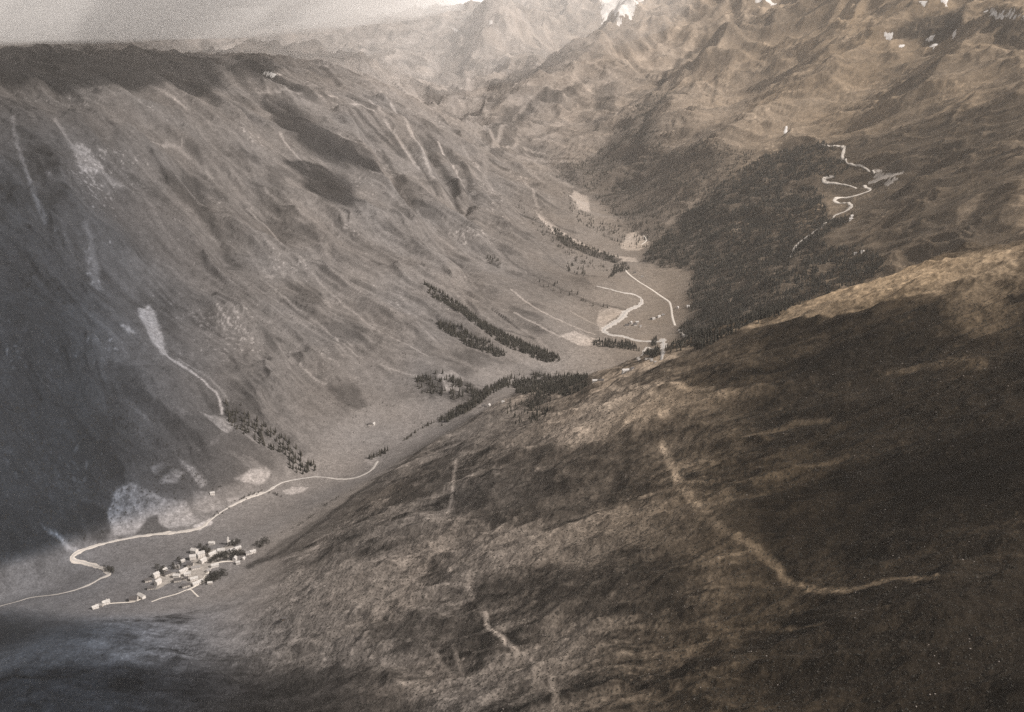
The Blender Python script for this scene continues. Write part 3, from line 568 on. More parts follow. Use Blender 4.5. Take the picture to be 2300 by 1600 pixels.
SN = [([(1338,-30),(1352,20),(1366,38),(1385,52),(1404,36),(1425,28),(1442,8),(1450,-30)], 'large white glacier below the summit', 30, 2.5),
      ([(1984,72),(2005,74),(2000,90)], 'small snow patch left of the dark crag', 10, 1), ([(2018,100),(2030,102),(2024,108)], 'tiny snow patch below the dark crag', 7, 1),
      ([(2082,86),(2100,80),(2092,92)], 'slanting snow patch under the dark crag', 7, 1), ([(2090,103),(2106,98),(2098,110)], 'lower snow patch under the dark crag', 7, 1),
      ([(2136,76),(2148,80),(2142,86)], 'snow fleck right of the dark crag', 6, 1), ([(2062,4),(2082,2),(2076,18)], 'snow patch on top of the dark crag', 8, 1), ([(2112,-2),(2132,0),(2126,12)], 'snow patch at the upper edge of the crag', 8, 1),
      ([(2212,24),(2220,20),(2226,20),(2240,28),(2275,30),(2300,42),(2300,50),(2270,38),(2225,34)], 'long snow ribbon below the right skyline', 12, 1.6),
      ([(1760,298),(1768,284),(1772,288),(1766,300)], 'narrow snow sliver in the gully', 4, 1), ([(1690,-6),(1730,2),(1745,10),(1700,6)], 'snow strip near the upper edge', 12, 1),
      ([(592,162),(622,168),(618,173),(600,169)], 'thin snow streak on the left skyline', 8, .7), ([(1015,60),(1030,70),(1024,74)], 'snow fleck on the hazy ridge', 12, .8), ([(1100,45),(1108,50),(1098,58)], 'snow fleck on the pointed peak', 12, .8)]
for p_, lb, st, wp in SN: st = min(st, 7) if 'glacier' not in lb else 16; drape('snow_patch' if 'glacier' not in lb else 'glacier', p_, M['snow'], lb, st, 2.5, wp)

# ------------------------------------------------------------------ trees
def conifer_mesh(name, seed, m, h=15.0):
    rnd = random.Random(seed); bm = bmesh.new(); r0 = h*rnd.uniform(.17,.23)
    bmesh.ops.create_cone(bm, cap_ends=False, segments=5, radius1=.3, radius2=.18, depth=h*.3, matrix=Matrix.Translation((0,0,h*.12)))
    for f in bm.faces: f.material_index = 1
    for k in range(5):
        z0 = h*(.10+.17*k); r = r0*(1-.18*k)*rnd.uniform(.85,1.1); top = bm.verts.new((rnd.uniform(-.2,.2), rnd.uniform(-.2,.2), min(h, z0+h*.36))); ring = []
        for j in range(9):
            a = j*math.tau/9+k*.4; q_ = r*(rnd.uniform(.9,1.25) if j % 2 else rnd.uniform(.55,.8)); ring.append(bm.verts.new((math.cos(a)*q_, math.sin(a)*q_, z0-(.5 if j % 2 else 0)*rnd.uniform(.4,1.2))))
        for j in range(9): bm.faces.new((ring[j], ring[(j+1) % 9], top))
    me = bpy.data.meshes.new(name); bm.to_mesh(me); bm.free(); me.materials.append(m); me.materials.append(M['bark']); return me
def broadleaf_mesh(name, seed, h=10.0):
    rnd = random.Random(seed); bm = bmesh.new()
    bmesh.ops.create_cone(bm, cap_ends=False, segments=6, radius1=.4, radius2=.2, depth=h*.5, matrix=Matrix.Translation((0,0,h*.25)))
    for f in bm.faces: f.material_index = 1
    for k in range(70):
        a = rnd.uniform(0, math.tau); rr = rnd.random()**.5; z = rnd.uniform(-1,1); q_ = h*.36*math.sqrt(max(0,1-z*z))*rr*rnd.uniform(.8,1.1)
        c = Vector((math.cos(a)*q_, math.sin(a)*q_, h*.62+z*h*.36)); s_ = rnd.uniform(.6,1.15)
        vs = [bm.verts.new(c+Vector((rnd.uniform(-1,1), rnd.uniform(-1,1), rnd.uniform(-1,1)))*s_) for _ in range(4)]
        for t_ in ((0,1,2),(0,2,3),(0,3,1),(1,3,2)): bm.faces.new([vs[i] for i in t_])
    me = bpy.data.meshes.new(name); bm.to_mesh(me); bm.free(); me.materials.append(M['leaves']); me.materials.append(M['bark']); return me
def shrub_mesh(name, seed, m, r=1.0):
    rnd = random.Random(seed); bm = bmesh.new(); bmesh.ops.create_icosphere(bm, subdivisions=1, radius=r)
    for v in bm.verts: v.co *= rnd.uniform(.7,1.25); v.co.z = v.co.z*.6+r*.25
    me = bpy.data.meshes.new(name); bm.to_mesh(me); bm.free(); me.materials.append(m); return me
SPR = [conifer_mesh('spruce', 11+k, M['needles'] if k < 3 else M['needles2'], 15+k) for k in range(4)]
BRD = [broadleaf_mesh('broadleaf', 31+k) for k in range(3)]

def inside_pts(poly_px, n, rnd, mind=0):
    w = np.array([hit(*a)[:2] for a in poly_px]); x0, y0 = w.min(0); x1, y1 = w.max(0); o = []; tries = 0
    while len(o) < n and tries < n*60:
        tries += 1; p = (rnd.uniform(x0,x1), rnd.uniform(y0,y1))
        if poly_sd(np.array([p[0]]), np.array([p[1]]), w)[0] > 0: continue
        if mind and any((p[0]-a)**2+(p[1]-b)**2 < mind*mind for a, b in o[-80:]): continue
        o.append(p)
    return o
def plant(meshes, name, pts, label, cat, group, rnd, smin=.7, smax=1.15, sink=.4):
    for x, y in pts:
        me = rnd.choice(meshes); o = bpy.data.objects.new(name, me); COL.objects.link(o)
        s_ = rnd.uniform(smin, smax); o.location = (x, y, float(hz(x,y))-sink); o.scale = (s_*rnd.uniform(.85,1.15), s_*rnd.uniform(.85,1.15), s_); o.rotation_euler = (0,0,rnd.uniform(0,6.28))
        tag(o, label, cat, group)
rnd = random.Random(5)
WOODS = [
 ([(500,905),(540,905),(565,940),(600,950),(640,985),(680,1020),(705,1040),(714,1062),(660,1068),(645,1040),(600,1005),(560,985),(520,960)], 150, 'dark spruce in the narrow wood below the stream on the left slope', 'spruces in the narrow wood below the stream'),
 ([(1180,850),(1240,838),(1300,842),(1328,852),(1318,872),(1270,885),(1230,888),(1190,890),(1165,880)], 60, 'dark spruce in the wood over the gorge edge', 'spruces in the wood over the gorge edge'),
 ([(985,940),(1060,902),(1120,855),(1180,838),(1180,852),(1120,880),(1060,918),(990,958)], 55, 'spruce in the dark row along the near crest', 'spruces in the row along the near crest')]
for pg, n_, lb, gp in WOODS: plant(SPR, 'spruce_tree', inside_pts(pg, n_, rnd, 4), lb, 'tree', gp, rnd, .75, 1.2)
def linepts(px, n, spread, rnd):
    w = line_world(px, 6); seg = np.hypot(*np.diff(w, axis=0).T); L = np.concatenate([[0], np.cumsum(seg)]); o = []
    for k in range(n):
        t_ = rnd.uniform(0, L[-1]); o.append((np.interp(t_, L, w[:,0])+rnd.gauss(0,spread), np.interp(t_, L, w[:,1])+rnd.gauss(0,spread)))
    return o
plant(SPR, 'spruce_tree', linepts([(905,992),(940,968),(975,950),(1005,938)], 30, 3, rnd), 'small spruce in the thin line where the near slope meets the gorge', 'tree', 'spruces in the thin line above the gorge', rnd, .5, .8)
TR = [([(492,1248),(515,1243),(540,1238),(552,1246),(530,1256),(500,1262),(465,1268)], 60, 'dark leafy tree in the orchard clump inside the village', 'trees in the village orchard clump'),
      ([(470,1292),(500,1286),(520,1290),(490,1306),(460,1312),(448,1318)], 44, 'dark leafy tree in the clump below the village lane', 'trees in the clump below the village lane'),
      ([(440,1228),(450,1228),(472,1240),(468,1248)], 18, 'dark leafy tree in the row behind the big pale houses', 'trees in the row behind the big pale houses'),
      ([(508,1228),(535,1215),(545,1218),(520,1234)], 14, 'dark tree in the hedge beside the white chapel', 'trees in the hedge beside the white chapel'),
      ([(390,1266),(400,1256),(412,1262),(402,1282),(388,1282)], 12, 'dark tree by the small houses on the village edge', 'trees by the small houses on the village edge'),
      ([(345,1275),(366,1275),(376,1290),(362,1294)], 11, 'dark round tree by the left pale houses', 'trees by the left pale houses'),
      ([(232,1280),(250,1278),(262,1284),(250,1292)], 14, 'dark tree in the thicket on the river bend', 'trees in the thicket on the river bend'),
      ([(575,1225),(600,1213),(605,1222),(585,1232)], 14, 'dark tree at the foot of the near slope right of the village', 'trees at the slope foot right of the village')]
for pg, n_, lb, gp in TR: plant(BRD, 'leafy_tree', inside_pts(pg, n_, rnd, 2.5), lb, 'tree', gp, rnd, .75, 1.25)
for px_, n_, sp_, lb, gp in [([(475,1166),(505,1145),(545,1122),(590,1106)], 26, 3, 'dark bush on the narrow wooded river reach', 'bushes on the narrow wooded river reach'),
      ([(610,1210),(680,1175),(740,1130),(800,1098)], 26, 3, 'dark bush in the line along the foot of the near slope', 'bushes along the foot of the near slope'),
      ([(600,1106),(620,1112),(630,1118)], 9, 3, 'dark bush beside the gravel bar', 'bushes beside the gravel bar')]:
    plant(BRD, 'leafy_bush', linepts(px_, n_, sp_, rnd), lb, 'bush', gp, rnd, .3, .7)
def stuff_field(name, pts, meshes, label, smin, smax, rs):
    n = len(pts); pts = np.array(pts); me = bpy.data.meshes.new(name); me.vertices.add(n)
    me.vertices.foreach_set('co', np.concatenate([pts, hz(pts[:,0], pts[:,1])[:,None]-.3], 1).astype(np.float32).ravel())
    a = me.attributes.new('size', 'FLOAT', 'POINT'); a.data.foreach_set('value', rs.uniform(smin, smax, n).astype(np.float32))
    a = me.attributes.new('turn', 'FLOAT_VECTOR', 'POINT'); a.data.foreach_set('vector', np.stack([rs.uniform(-.06,.06,n), rs.uniform(-.06,.06,n), rs.uniform(0,6.28,n)], -1).astype(np.float32).ravel())
    a = me.attributes.new('which', 'INT', 'POINT'); a.data.foreach_set('value', rs.integers(0, len(meshes), n).astype(np.int32))
    o = bpy.data.objects.new(name, me); COL.objects.link(o); tag(o, label, kind='stuff')
    ng = bpy.data.node_groups.new(name+'_scatter', 'GeometryNodeTree'); ng.interface.new_socket('Geometry', in_out='INPUT', socket_type='NodeSocketGeometry'); ng.interface.new_socket('Geometry', in_out='OUTPUT', socket_type='NodeSocketGeometry')
    gi = ng.nodes.new('NodeGroupInput'); go = ng.nodes.new('NodeGroupOutput'); jn = ng.nodes.new('GeometryNodeJoinGeometry')
    def attr(nm, dt):
        q_ = ng.nodes.new('GeometryNodeInputNamedAttribute'); q_.data_type = dt; q_.inputs['Name'].default_value = nm; return q_.outputs['Attribute']
    sz = attr('size', 'FLOAT'); tu = attr('turn', 'FLOAT_VECTOR'); wh = attr('which', 'INT')
    for k, mm in enumerate(meshes):
        src = bpy.data.objects.new(name+'_source', mm)
        ip = ng.nodes.new('GeometryNodeInstanceOnPoints'); oi = ng.nodes.new('GeometryNodeObjectInfo'); oi.inputs['Object'].default_value = src
        cmp = ng.nodes.new('FunctionNodeCompare'); cmp.data_type = 'INT'; cmp.operation = 'EQUAL'; ng.links.new(wh, cmp.inputs[2]); cmp.inputs[3].default_value = k
        ng.links.new(gi.outputs[0], ip.inputs['Points']); ng.links.new(cmp.outputs[0], ip.inputs['Selection']); ng.links.new(oi.outputs['Geometry'], ip.inputs['Instance'])
        ng.links.new(tu, ip.inputs['Rotation']); ng.links.new(sz, ip.inputs['Scale']); ng.links.new(ip.outputs[0], jn.inputs[0])
    ng.links.new(jn.outputs[0], go.inputs[0]); md = o.modifiers.new('scatter', 'NODES'); md.node_group = ng; return o
rs = np.random.default_rng(3)
def fill(poly_px, spacing, clump=0.0, cs=60, warp=14):
    w = np.array([hit(*a)[:2] for a in poly_px]); x0, y0 = w.min(0)-20; x1, y1 = w.max(0)+20; n = int((x1-x0)*(y1-y0)/spacing**2)
    x = rs.uniform(x0, x1, n); y = rs.uniform(y0, y1, n); d = poly_sd(x+fbm(x/50, y/50, 3, 401)*warp*1.6, y+fbm(x/50+9, y/50, 3, 403)*warp*1.6, w); k = d < 0
    if clump: k &= fbm(x/cs, y/cs, 3, 411)+rs.uniform(-.25,.25,n) > clump
    return list(zip(x[k], y[k]))
STRIPS = [(fill([(955,640),(985,655),(1060,705),(1130,750),(1200,780),(1258,798),(1258,812),(1225,815),(1150,785),(1075,735),(1010,690),(960,655)], 5.5, -.3, 40, 5)),
          (fill([(975,722),(1010,725),(1060,752),(1120,780),(1138,800),(1110,802),(1050,778),(990,742)], 5.5, -.3, 40, 5)),
          (fill([(1330,765),(1420,770),(1438,790),(1400,785),(1335,778)], 7, -.5, 40, 3)), fill([(1445,795),(1478,782),(1480,796),(1462,808)], 7, -.4, 40, 2), fill([(1465,765),(1475,760),(1475,775),(1462,780)], 7, -.3, 30, 2),
          fill([(930,850),(1000,840),(1070,870),(1080,895),(1000,895),(935,880)], 7, .02, 30), fill([(1150,862),(1190,842),(1300,842),(1330,853),(1310,880),(1230,890),(1180,885)], 6.5, -.12, 30, 10), fill([(1000,935),(1060,900),(1130,852),(1150,862),(1070,915),(1005,950)], 6, -.4, 40, 3), fill([(1140,900),(1230,890),(1240,925),(1180,965),(1140,930)], 10, .1, 22, 14),
          fill([(1500,755),(1560,765),(1560,785),(1500,785)], 10, .05, 30), fill([(825,1025),(860,1015),(875,1010),(870,1020),(832,1035)], 7, 0, 30, 2),
          fill([(1090,575),(1115,580),(1125,605),(1105,595)], 12, 0, 30), fill([(1265,585),(1310,600),(1320,625),(1270,610)], 13, .05, 30), fill([(1190,625),(1260,640),(1340,685),(1400,700),(1340,695),(1240,655)], 14, .2, 30)]
stuff_field('spruce_strip', sum(STRIPS, []), SPR, 'dark spruce strips and copses on the lower left valley wall', .7, 1.1, rs)
UP = [fill([(1240,510),(1280,535),(1350,566),(1400,580),(1385,592),(1320,574),(1255,545)], 8, -.1, 40, 4), fill([(1150,430),(1220,500),(1280,560),(1370,600),(1400,600),(1350,612),(1280,580),(1190,500)], 14, .05, 50), fill([(1240,400),(1300,470),(1390,510),(1420,560),(1370,540),(1280,480)], 13, .05, 50),
      fill([(1380,595),(1410,590),(1415,605),(1385,615),(1365,630)], 10, .0, 40, 4)]
stuff_field('spruce_copse', sum(UP, []), SPR, 'scattered dark spruce copses round the narrow head of the valley', .55, .95, rs)
stuff_field('spruce_forest', fill(FOREST_R, 8.5, -.14, 60, 24), SPR, 'dense dark spruce forest covering the spur on the right', .55, 1.25, rs)
stuff_field('far_forest', fill(FOREST_F, 14.0, -.02, 110, 50)+fill([(1540,330),(1640,330),(1700,350),(1640,400),(1560,470),(1490,500)], 18, .0, 120, 30), SPR, 'far dark forest on the slope behind the spur', .6, 1.05, rs)
stuff_field('hill_scrub', fill([(0,900),(280,880),(500,1100),(240,1200),(0,1300)], 13, .0, 60)+fill([(350,450),(900,450),(1250,840),(860,1000),(600,900)], 28, .1, 60), BRD[:2], 'scattered dark bushes on the left valley wall', .18, .5, rs)
JUN = [shrub_mesh('juniper', 51+k, M['scrub']) for k in range(3)]; RCK = [shrub_mesh('boulder', 61+k, M['rock']) for k in range(3)]
NEARPOLY = [(700,1190),(1200,930),(1700,800),(2300,640),(2300,1600),(500,1600),(560,1420)]
stuff_field('juniper_scrub', fill(NEARPOLY, 5.6, .0, 45), JUN, 'low dark juniper tufts over the near slope', .35, 1.3, rs)
stuff_field('boulder_scatter', fill(NEARPOLY, 17, .08, 60), RCK, 'pale boulders strewn over the near slope', .3, 1.1, rs)

# ------------------------------------------------------------------ houses
def house(px, py, L, Wd, Hh, rot, wallm, roofm, label, cat='house', group=None, tower=False, name='house', chim=1, pitch=.42):
    """rot: direction of the ridge, degrees counter-clockwise from +X"""
    p = hit(px, py); a = R(rot); root = bpy.data.objects.new(name, None); COL.objects.link(root); root.rotation_euler = (0,0,a)
    cx = [(sx*L/2, sy*Wd/2) for sx in (-1,1) for sy in (-1,1)]
    zz = [float(hz(p.x+math.cos(a)*u-math.sin(a)*v, p.y+math.sin(a)*u+math.cos(a)*v)) for u, v in cx]
    root.location = (p.x, p.y, sum(zz)/4); low = min(zz)-sum(zz)/4-.6; tag(root, label, cat, group)
    def part(nm, bm, m, parent=root):
        me = bpy.data.meshes.new(nm); bm.to_mesh(me); bm.free(); me.materials.append(m); o = bpy.data.objects.new(nm, me); COL.objects.link(o); o.parent = parent; return o
    def box(bm, c, s_):
        bmesh.ops.create_cube(bm, size=1, matrix=Matrix.Translation(c) @ Matrix.Diagonal((*s_, 1)))
    rise = Wd/2*pitch*1.6
    bm = bmesh.new()                                      # walls with gables
    v = [bm.verts.new((sx*L/2, sy*Wd/2, z)) for sx in (-1,1) for sy, z in ((-1,low),(1,low),(1,Hh),(-1,Hh))]
    g = [bm.verts.new((sx*L/2, 0, Hh+rise)) for sx in (-1,1)]
    bm.faces.new((v[0],v[3],g[0],v[2],v[1])); bm.faces.new((v[4],v[5],v[6],g[1],v[7])); bm.faces.new((v[0],v[4],v[7],v[3])); bm.faces.new((v[1],v[2],v[6],v[5])); bm.faces.new((v[0],v[1],v[5],v[4]))
    bmesh.ops.recalc_face_normals(bm, faces=bm.faces[:]); part('wall', bm, wallm)
    bm = bmesh.new(); o_ = .7; k = rise/(Wd/2)            # roof slab with eaves
    for sy in (-1,1):
        q_ = [(-L/2-o_, 0, Hh+rise+.05), (L/2+o_, 0, Hh+rise+.05), (L/2+o_, sy*(Wd/2+o_), Hh-o_*k+.05), (-L/2-o_, sy*(Wd/2+o_), Hh-o_*k+.05)]
        a_ = [bm.verts.new(c) for c in q_]; b_ = [bm.verts.new((c[0], c[1], c[2]+.35)) for c in q_]
        bm.faces.new(a_); bm.faces.new(b_); [bm.faces.new((a_[i], a_[(i+1) % 4], b_[(i+1) % 4], b_[i])) for i in range(4)]
    bmesh.ops.recalc_face_normals(bm, faces=bm.faces[:]); rf = part('roof', bm, roofm)
    for i in range(chim):
        bm = bmesh.new(); box(bm, (L*(.2-.45*i), Wd*.12, Hh+rise+.5), (.9,.9,2.0)); part('chimney', bm, M['stone'], rf)
    st = 1 if Hh < 4.5 else 2; nw = max(2, int(L/3.6))
    for sy in (-1,1):
        for s_ in range(st):
            for i in range(nw):
                if s_ == 0 and sy == -1 and i == nw//2: continue
                bm = bmesh.new(); box(bm, ((i+.5)/nw*L-L/2, sy*(Wd/2+.01), 1.6+s_*2.6), (.95,.12,1.15)); part('window', bm, M['glass'])
    bm = bmesh.new(); box(bm, ((nw//2+.5)/nw*L-L/2, -(Wd/2+.02), 1.05), (1.1,.14,2.1)); part('door', bm, M['plank'])
    if tower:
        bm = bmesh.new(); box(bm, (-L/2-2, 0, 7), (4,4,15)); t_ = part('bell_tower', bm, wallm)
        bm = bmesh.new(); bmesh.ops.create_cone(bm, cap_ends=True, segments=4, radius1=3.3, radius2=.1, depth=5, matrix=Matrix.Translation((-L/2-2,0,17)) @ Matrix.Rotation(math.pi/4, 4, 'Z')); part('spire', bm, M['pale_roof'], t_)
    return root
r_, s_ = 'render', 'stone'; P_, D_, G_ = 'pale_roof', 'dark_roof', 'mid_roof'
VG = 'houses of the village on the lower river'
V = [(521,1221,11,7,6,20,r_,P_,'white chapel with a slim bell tower at the far village edge','chapel'),
 (529,1236,24,8,5,38,r_,P_,'long white roofed barn rising to the right below the chapel','barn'), (476,1223,12,8,5,0,r_,P_,'lone pale house on the far side of the village meadow','house'),
 (478,1246,20,8,5,50,r_,P_,'long pale house left of the orchard clump','house'), (497,1240,15,9,6,10,r_,P_,'broad pale house touching the far side of the orchard clump','house'), (512,1241,11,8,5,70,r_,G_,'grey roofed house between the broad pale house and the long barn','house'),
 (437,1242,14,10,8,-20,r_,P_,'tall pale house at the back of the big white cluster','house'), (452,1250,15,11,9,25,r_,P_,'largest pale house in the big white cluster','house'), (434,1256,13,10,8,15,r_,P_,'tall pale house on the left edge of the big white cluster','house'),
 (456,1263,14,9,7,60,r_,P_,'pale house with its gable to the valley in the big white cluster','house'), (428,1272,13,9,6,0,s_,D_,'dark roofed house below the big white cluster','house'), (411,1262,8,6,4,30,r_,P_,'tiny white house between two dark trees','house'),
 (398,1276,10,7,5,10,s_,G_,'small grey stone house behind the round tree on the village edge','house'), (412,1285,18,8,5,48,r_,P_,'long pale house in the middle of the village','house'), (440,1278,17,8,5,15,r_,G_,'grey roofed house right of the middle of the village','house'),
 (370,1284,9,7,6,60,r_,P_,'small white house standing alone by the dark round trees','house'), (377,1292,13,9,5,40,s_,D_,'dark roofed barn right of the left pale pair','barn'), (351,1296,12,9,8,50,r_,P_,'upper house of the left pale pair','house'),
 (333,1306,13,9,5,25,s_,D_,'dark roofed barn on the left edge of the pale pair','barn'), (355,1312,13,9,8,65,r_,P_,'lower white house of the left pale pair','house'), (339,1323,13,8,4,15,s_,D_,'low dark roofed shed below the pale pair','shed'),
 (397,1297,13,8,6,0,r_,P_,'pale house facing the small village square','house'), (399,1306,14,9,5,15,s_,D_,'dark roofed house under the square','house'), (421,1293,13,8,6,20,r_,P_,'pale house right of the small square','house'),
 (419,1301,9,7,4,0,s_,D_,'small dark roofed hut amid pale houses','hut'), (436,1303,15,8,5,25,r_,P_,'pale barn above the lane fork','barn'), (418,1318,16,9,5,30,s_,D_,'large dark roofed barn beside the lower lane','barn'),
 (444,1312,22,8,5,45,r_,P_,'long white barn standing along the lower lane','barn'), (483,1273,15,8,5,20,r_,P_,'white house at the upper lane bend','house'), (468,1284,9,7,4,60,r_,G_,'small house beside the lane halfway up','house'),
 (528,1259,8,7,7,80,r_,P_,'slim white house on the lower edge of the orchard clump','house'), (535,1267,8,6,5,10,r_,P_,'small white hut just below the slim white house','hut'), (547,1257,6,5,4,70,r_,P_,'tiny white hut right of the orchard clump','hut'),
 (558,1245,10,7,5,20,r_,G_,'grey roofed house near the foot of the slope','house'), (568,1242,12,7,5,30,r_,P_,'last pale house at the foot of the slope','house'), (472,1312,9,6,4,10,s_,P_,'pale hut below the dark tree clump','hut'),
 (318,1343,18,8,6,-35,r_,P_,'white angled farmhouse on the lower track','farmhouse'), (301,1349,15,12,6,5,s_,D_,'large dark roofed barn beside the white angled farmhouse','barn'), (238,1357,14,9,6,40,r_,P_,'white farmhouse near the lowest end of the village','farmhouse'),
 (227,1362,8,7,4,0,s_,G_,'grey shed between the two lowest farms','shed'), (214,1367,12,7,5,45,r_,P_,'lowest white house of the village nearest the left edge','house')]
for px_, py_, L_, W_, H_, ro, wm, rm, lb, ct in V:
    house(px_, py_, L_, W_, H_, ro, M[wm], M[rm], lb, ct, VG, tower=(ct == 'chapel'), name={'house':'house','barn':'barn','chapel':'chapel','hut':'hut','shed':'shed','farmhouse':'farmhouse'}[ct], chim=0 if ct in ('barn','shed','hut') else 1)
UG = 'huts and farms scattered over the upper meadows'
V2 = [(1408,733,13,9,5,0,s_,D_,'dark roofed farmhouse at the left of the meadow group','farmhouse'), (1417,728,12,8,7,70,r_,P_,'white farmhouse in the middle of the meadow group','farmhouse'), (1426,732,13,9,6,20,s_,D_,'dark barn at the right of the meadow group','barn'), (1431,726,10,7,5,0,r_,P_,'pale house behind the right barn of the meadow group','house'), (1438,735,8,6,4,30,s_,G_,'small grey shed at the right end of the meadow group','shed'),
 (1468,718,10,7,5,10,r_,P_,'low white house left of the meadow road','house'), (1480,713,11,7,5,30,r_,P_,'white house by the lone tree near the meadow road','house'), (1489,709,9,7,4,0,s_,G_,'grey hut next to the lone tree','hut'), (1462,718,8,6,4,0,s_,D_,'dark hut at the left end of the road group','hut'),
 (1522,693,9,7,5,60,r_,P_,'white hut right of the road bend','hut'), (1545,690,10,7,5,20,r_,P_,'white hut against the dark forest edge','hut'), (1528,745,10,7,4,-30,r_,P_,'white hut at the road end below the forest','hut'), (1538,756,10,7,4,-30,r_,P_,'lower white hut under the forest edge','hut'),
 (1407,834,20,8,4,15,r_,P_,'long white barn on the flat above the gorge','barn'), (1419,831,10,7,4,50,s_,D_,'dark shed at the right end of the long white barn','shed'), (1336,858,11,7,4,0,r_,P_,'white hut behind the gorge wood','hut'), (1350,857,12,6,4,0,s_,D_,'dark roofed hut behind the gorge wood','hut'),
 (1098,913,9,7,5,70,r_,P_,'white hut alone on the green shoulder','hut'), (1086,914,10,7,4,0,s_,D_,'dark barn beside the white hut on the shoulder','barn'), (1130,905,7,5,4,0,r_,P_,'tiny white hut near the gorge wood','hut'), (839,954,9,6,4,70,r_,P_,'white hut alone on the open left meadow','hut'), (831,955,9,6,4,10,s_,D_,'dark hut beside the white hut on the left meadow','hut'),
 (1426,614,8,6,4,0,s_,D_,'dark hut at the upper end of the straight road','hut'), (1442,623,9,6,4,0,s_,G_,'grey hut right of the straight road','hut'), (1913,489,12,8,6,20,r_,P_,'upper white chalet beside the mountain road','chalet'), (1911,495,13,8,6,0,r_,P_,'lower white chalet beside the mountain road','chalet'),
 (1937,566,12,7,4,20,r_,P_,'white hut on the dark slope right of the forest','hut'), (1921,571,9,6,4,0,r_,P_,'smaller white hut on the dark slope','hut'), (638,1391,7,5,3.4,15,'wood',D_,'small black timber hut alone on the near grassy slope','hut'),
 (477,1110,10,7,4,20,r_,P_,'pale hut on the small field above the river','hut')]
for px_, py_, L_, W_, H_, ro, wm, rm, lb, ct in V2:
    house(px_, py_, L_, W_, H_, ro, M[wm], M[rm], lb, ct, UG, name=ct, chim=1 if ct in ('farmhouse','house','chalet') else 0)

# ------------------------------------------------------------------ clouds overhead (they shade the dark patches) and the valley haze
cm = M['cloud'].node_tree; ca_ = cm.nodes.new('ShaderNodeAttribute'); ca_.attribute_name = 'thickness'; cb_ = cm.nodes['Principled BSDF']; cm.links.new(ca_.outputs['Fac'], cb_.inputs['Alpha'])
def cloud(px_poly, label, zc=2700., thick=150., seed=1, loose=1.0, near=False):
    w = []
    for a in px_poly:
        p = (hitn if near else hit)(*a) if not isinstance(a, Vector) else a; t_ = (zc-p.z)/SUN_DIR.z; w.append((p.x+SUN_DIR.x*t_, p.y+SUN_DIR.y*t_))
    w = np.array(w); st = max(12, (w.max(0)-w.min(0)).max()/90); x0, y0 = w.min(0)-80; x1, y1 = w.max(0)+80
    gx, gy = np.meshgrid(np.arange(x0, x1, st), np.arange(y0, y1, st))
    d = poly_sd(gx, gy, w) + loose*(fbm(gx/150, gy/150, 4, seed)*70 + fbm(gx/45, gy/45, 3, seed+3)*22)
    k = np.sqrt(np.clip(-d/180, 0, 1)); top = zc+thick*k*(.6+.5*ridged(gx/120, gy/120, 3, seed+5)); bot = zc-thick*.35*k
    ins = (d[:-1,:-1] < 0)|(d[1:,1:] < 0)|(d[1:,:-1] < 0)|(d[:-1,1:] < 0); ii = np.arange(gx.size).reshape(gx.shape)
    f = np.stack([ii[:-1,:-1], ii[:-1,1:], ii[1:,1:], ii[1:,:-1]], -1)[ins]; v = np.stack([gx, gy, top], -1).reshape(-1,3); v2 = np.stack([gx, gy, bot], -1).reshape(-1,3)
    fa = np.concatenate([f, f[:, ::-1]+len(v)]); va = np.concatenate([v, v2]); used, inv = np.unique(fa, return_inverse=True)
    den = np.tile((sst(0, 75, -d)*np.clip(1+.25*fbm(gx/60,gy/60,3,seed+9),.6,1)).ravel(), 2)[used]; me = np_mesh('cloud', va[used], inv.reshape(-1,4), 4); at_ = me.attributes.new('thickness', 'FLOAT', 'POINT'); at_.data.foreach_set('value', den.astype(np.float32)); me.materials.append(M['cloud']); o = bpy.data.objects.new('cloud', me); COL.objects.link(o); tag(o, label, kind='structure')
cloud([(-60,112),(120,116),(200,88),(300,95),(450,120),(500,190),(480,215),(330,205),(180,198),(140,215),(60,195),(-60,185)], 'cloud above the left rim', seed=11, loose=.5)
cloud([(480,122),(600,128),(640,160),(600,180),(520,165)], 'small cloud above the far left rim', seed=12, loose=.4)
cloud([(588,215),(650,212),(700,262),(780,312),(835,340),(925,415),(800,395),(715,355),(630,300)], 'slim cloud above the left wall', seed=13, loose=.35)
cloud([(630,365),(720,372),(770,378),(812,412),(818,455),(770,466),(712,450),(680,415)], 'puffy cloud above the middle of the left wall', seed=14, loose=.35)
cloud([(0,1550),(60,1480),(200,1490),(420,1475),(600,1475),(700,1485),(850,1510),(900,1600),(950,1700),(400,1750),(-100,1700)], 'cloud above the bottom of the near slope', seed=15, loose=.4)
cloud([(1330,905),(1480,866),(1600,835),(1750,795),(1900,758),(2060,722),(2110,735),(2080,790),(1900,810),(1700,866),(1560,880)], 'long cloud above the near crest', seed=16, loose=.22, near=True)
cloud([(1930,935),(2000,905),(2180,900),(2200,930),(2120,975),(2000,985),(1950,970)], 'small cloud above the near slope', seed=17, loose=.3)
cloud([(1700,1130),(1850,1060),(2000,1020),(2200,930),(2290,700),(2300,640),(2330,1000),(2330,1240),(2200,1270),(2000,1250),(1850,1240)], 'unseen cloud added to darken the right of the near slope', seed=18, loose=1.1)  # added out of view to shade the right side like a vignette
hz_mat = bpy.data.materials.new('haze'); hz_mat.use_nodes = True; t = hz_mat.node_tree; t.nodes.clear()
ho = t.nodes.new('ShaderNodeOutputMaterial'); pv = t.nodes.new('ShaderNodeVolumePrincipled'); pv.inputs['Density'].default_value = 2.3e-5
pv.inputs['Color'].default_value = (.95,.93,.90,1); pv.inputs['Anisotropy'].default_value = 0.2
t.links.new(pv.outputs[0], ho.inputs['Volume'])
